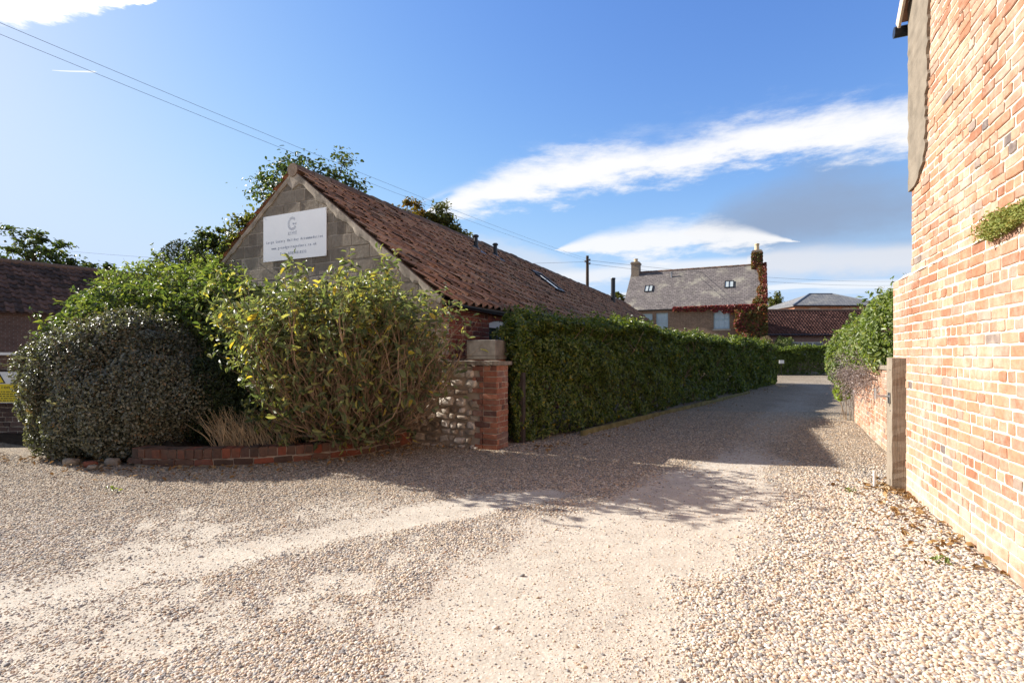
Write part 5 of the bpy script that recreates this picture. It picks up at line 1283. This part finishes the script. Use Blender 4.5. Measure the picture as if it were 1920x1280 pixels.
tree('broadleaf_tree', 'small loose leaved tree between the dark evergreen and the barn gable', (-9.5, 16.3, 0), 5.2, (-9.35, 16.3, 4.35, 1.05, .9, 1.1), 6000, .12, L_tree, seed=84, tips=90, trunk_r=.1)
tree('broadleaf_tree', 'feathery tree standing tallest behind the outbuilding roof at the far left', (-25.2, 27, 0), 8.0, (-25.3, 27, 5.7, 1.6, 1.4, 2.1), 5200, .2, L_tree, seed=85, tips=100)
tree('broadleaf_tree', 'low bushy tree behind the left outbuilding roof, beside the feathery tree', (-24.2, 29, 0), 7.2, (-24.4, 29, 4.9, 2.0, 1.4, 1.8), 6000, .2, L_tree, seed=86, tips=100)
tree('broadleaf_tree', 'low olive tinted tree behind the right end of the left outbuilding roof', (-24.2, 30, 0), 6.9, (-24.1, 30.5, 4.9, 1.9, 1.3, 1.6), 6000, .2, L_olive, seed=87, tips=100)
tree('broadleaf_tree', 'distant rounded tree between the creeper clad house and the hipped roof', (36.0, 71, 0), 9.3, (36.3, 71, 6.4, 2.3, 2.0, 2.9), 8000, .34, L_olive, seed=88, tips=120)
tree('broadleaf_tree', 'distant tree top just showing behind the left corner of the hipped roof', (45.2, 82, 0), 9.6, (45.4, 82, 7.0, 1.9, 1.8, 2.6), 4000, .38, L_olive, seed=89, tips=80)
tree('broadleaf_tree', 'small distant tree just left of the far house roof', (11.6, 56, 0), 8.2, (11.7, 56, 5.9, 1.1, 1.1, 2.2), 3500, .28, L_olive, seed=90, tips=80)
def garden():
    for (x, y, z, rx, rz, mt, lab, sd) in ((17.9, 36.0, 1.2, .75, 1.25, L_heather, 'brownish dry garden shrub at the foot of the creeper, behind the far hedge', 91), (19.2, 36.2, 1.3, .9, 1.3, L_light, 'light green garden shrub behind the far hedge, left of the low building window', 92)):
        shrub_mass('garden_shrub', lab, [(x, y, z, rx, .7, rz)], 3200, .13, mt, (x, y, 0), seed=sd, stems=20, rough=.2, wid=.3)
    m = MB(); c = v3(17.75, 33.75, 0); tube(m, [c-Z*.1, c+Z*.8], .03, 6); root = thing('plaque_post', 'small white blank plaque on a short post in front of the far hedge', 'sign', tuple(c)); m.build('post', M_pole, root)
    m = MB(); obox(m, c+v3(-.16, -.05, .78), v3(.32, 0, 0), v3(0, .02, 0), v3(0, 0, .22)); m.build('plaque', M_white, root)
garden()

# ------------------------------------------------------------------ pole and wires
def pole():
    b = v3(5.3, 36, 0); root = thing('telegraph_pole', 'tall dark wooden telegraph pole behind the barn roof', 'pole', tuple(b))
    m = MB(); tube(m, [b-Z*.3, b+Z*8.3], [.15, .10], 10); m.build('shaft', M_pole, root)
    for dx, z in ((.13, 8.0), (.13, 7.75), (-.13, 7.9)):
        m = MB(); tube(m, [b+v3(dx*.5, 0, z), b+v3(dx*1.3, -.02, z)], .03, 6); tube(m, [b+v3(dx*1.3, -.02, z-.07), b+v3(dx*1.3, -.02, z+.08)], [.04, .05], 8); m.build('insulator', M_lead, root)
    def wire(p, q, sag, rad, lab):
        p, q = v3(*p), v3(*q); w = np.linspace(0, 1, 40); pts = p+np.outer(w, q-p)-np.outer(4*sag*w*(1-w), Z); m = MB(); tube(m, pts, rad, 5); o = m.build('overhead_wire', M_wire, loc=tuple(p)); tag(o, lab, 'wire', 'overhead wires on the telegraph pole')
    far = v3(5.3, 36, 8.0); n1 = v3(-9.6, 10, 7.70); n2 = v3(-9.27, 10, 7.66)
    wire(far+v3(-.17, 0, -.02), n1+(n1-far)*.35+v3(0, 0, .12), .42, .0045, 'lower of two overhead wires crossing the sky from the pole to the upper left')
    wire(far+v3(.17, 0, .02), n2+(n2-far)*.35+v3(.08, 0, .12), .36, .0045, 'upper of two overhead wires crossing the sky from the pole to the upper left')
    wire((5.47, 36, 7.98), (48, 60, 10.0), .55, .010, 'upper of two overhead wires running right from the pole behind the house roof')
    wire((5.47, 36, 7.73), (48, 60, 9.55), .6, .010, 'lower of two overhead wires running right from the pole behind the house roof')
    wire((5.13, 36, 7.88), (-48, 47, 11.6), .9, .009, 'faint single overhead wire running low over the barn to the far left')
pole()

# ------------------------------------------------------------------ fallen leaves
def litter():
    r = np.random.default_rng(99); P = []
    d = RB[1]; n = RB[2]
    for q in range(190): P.append(RB[0]-d*r.uniform(-.1, 2.6)+n*abs(r.normal())*.22)
    for q in range(70): P.append(v3(3.85, 5.1, 0)+v3(-abs(r.normal())*.12, r.normal()*.12, 0))
    for q in range(330):
        s = r.random()**1.5; P.append(v3(.1, 7.5, 0)+v3(12, 15.9, 0)*s+v3(r.normal()*.3+.2, -abs(r.normal())*.35, 0))
    for q in range(260): P.append(v3(*KP[r.integers(len(KP))], 0)+v3(r.normal()*.3, -abs(r.normal())*.3-.03, 0))
    for q in range(150): P.append(v3(r.uniform(-7, -4.6), 6.55+r.normal()*.18, 0))
    P = np.array(P); P[:, 2] = .018+.012*r.random(len(P))
    m = MB(); leaves(m, P, np.tile(Z, (len(P), 1)), .035+.035*r.random(len(P)), .5, .25, 0, .45, r=r)
    o = m.build('fallen_leaves', leafmat('dead_leaf', [(0, (.16,.09,.04)), (.5, (.30,.17,.06)), (.8, (.40,.26,.12)), (1, (.50,.42,.30))], .8, .2, .15, (1,1,1))); tag(o, 'scattered brown and orange fallen leaves', 'leaves', kind='stuff')
    P = []
    for x, y in ((-3.95, 5.05), (3.3, 5.0), (2.75, 3.3)):
        P += [v3(x, y, .02)+v3(r.normal()*.03, r.normal()*.03, r.random()*.03) for _ in range(14)]
    P = np.array(P); m = MB(); leaves(m, P, np.tile(Z, (len(P), 1)), .03+.025*r.random(len(P)), .35, .2, -.5, .8, r=r)
    o = m.build('weeds', L_light); tag(o, 'tiny green weed seedlings dotted in the gravel', 'weeds', kind='stuff')
litter()
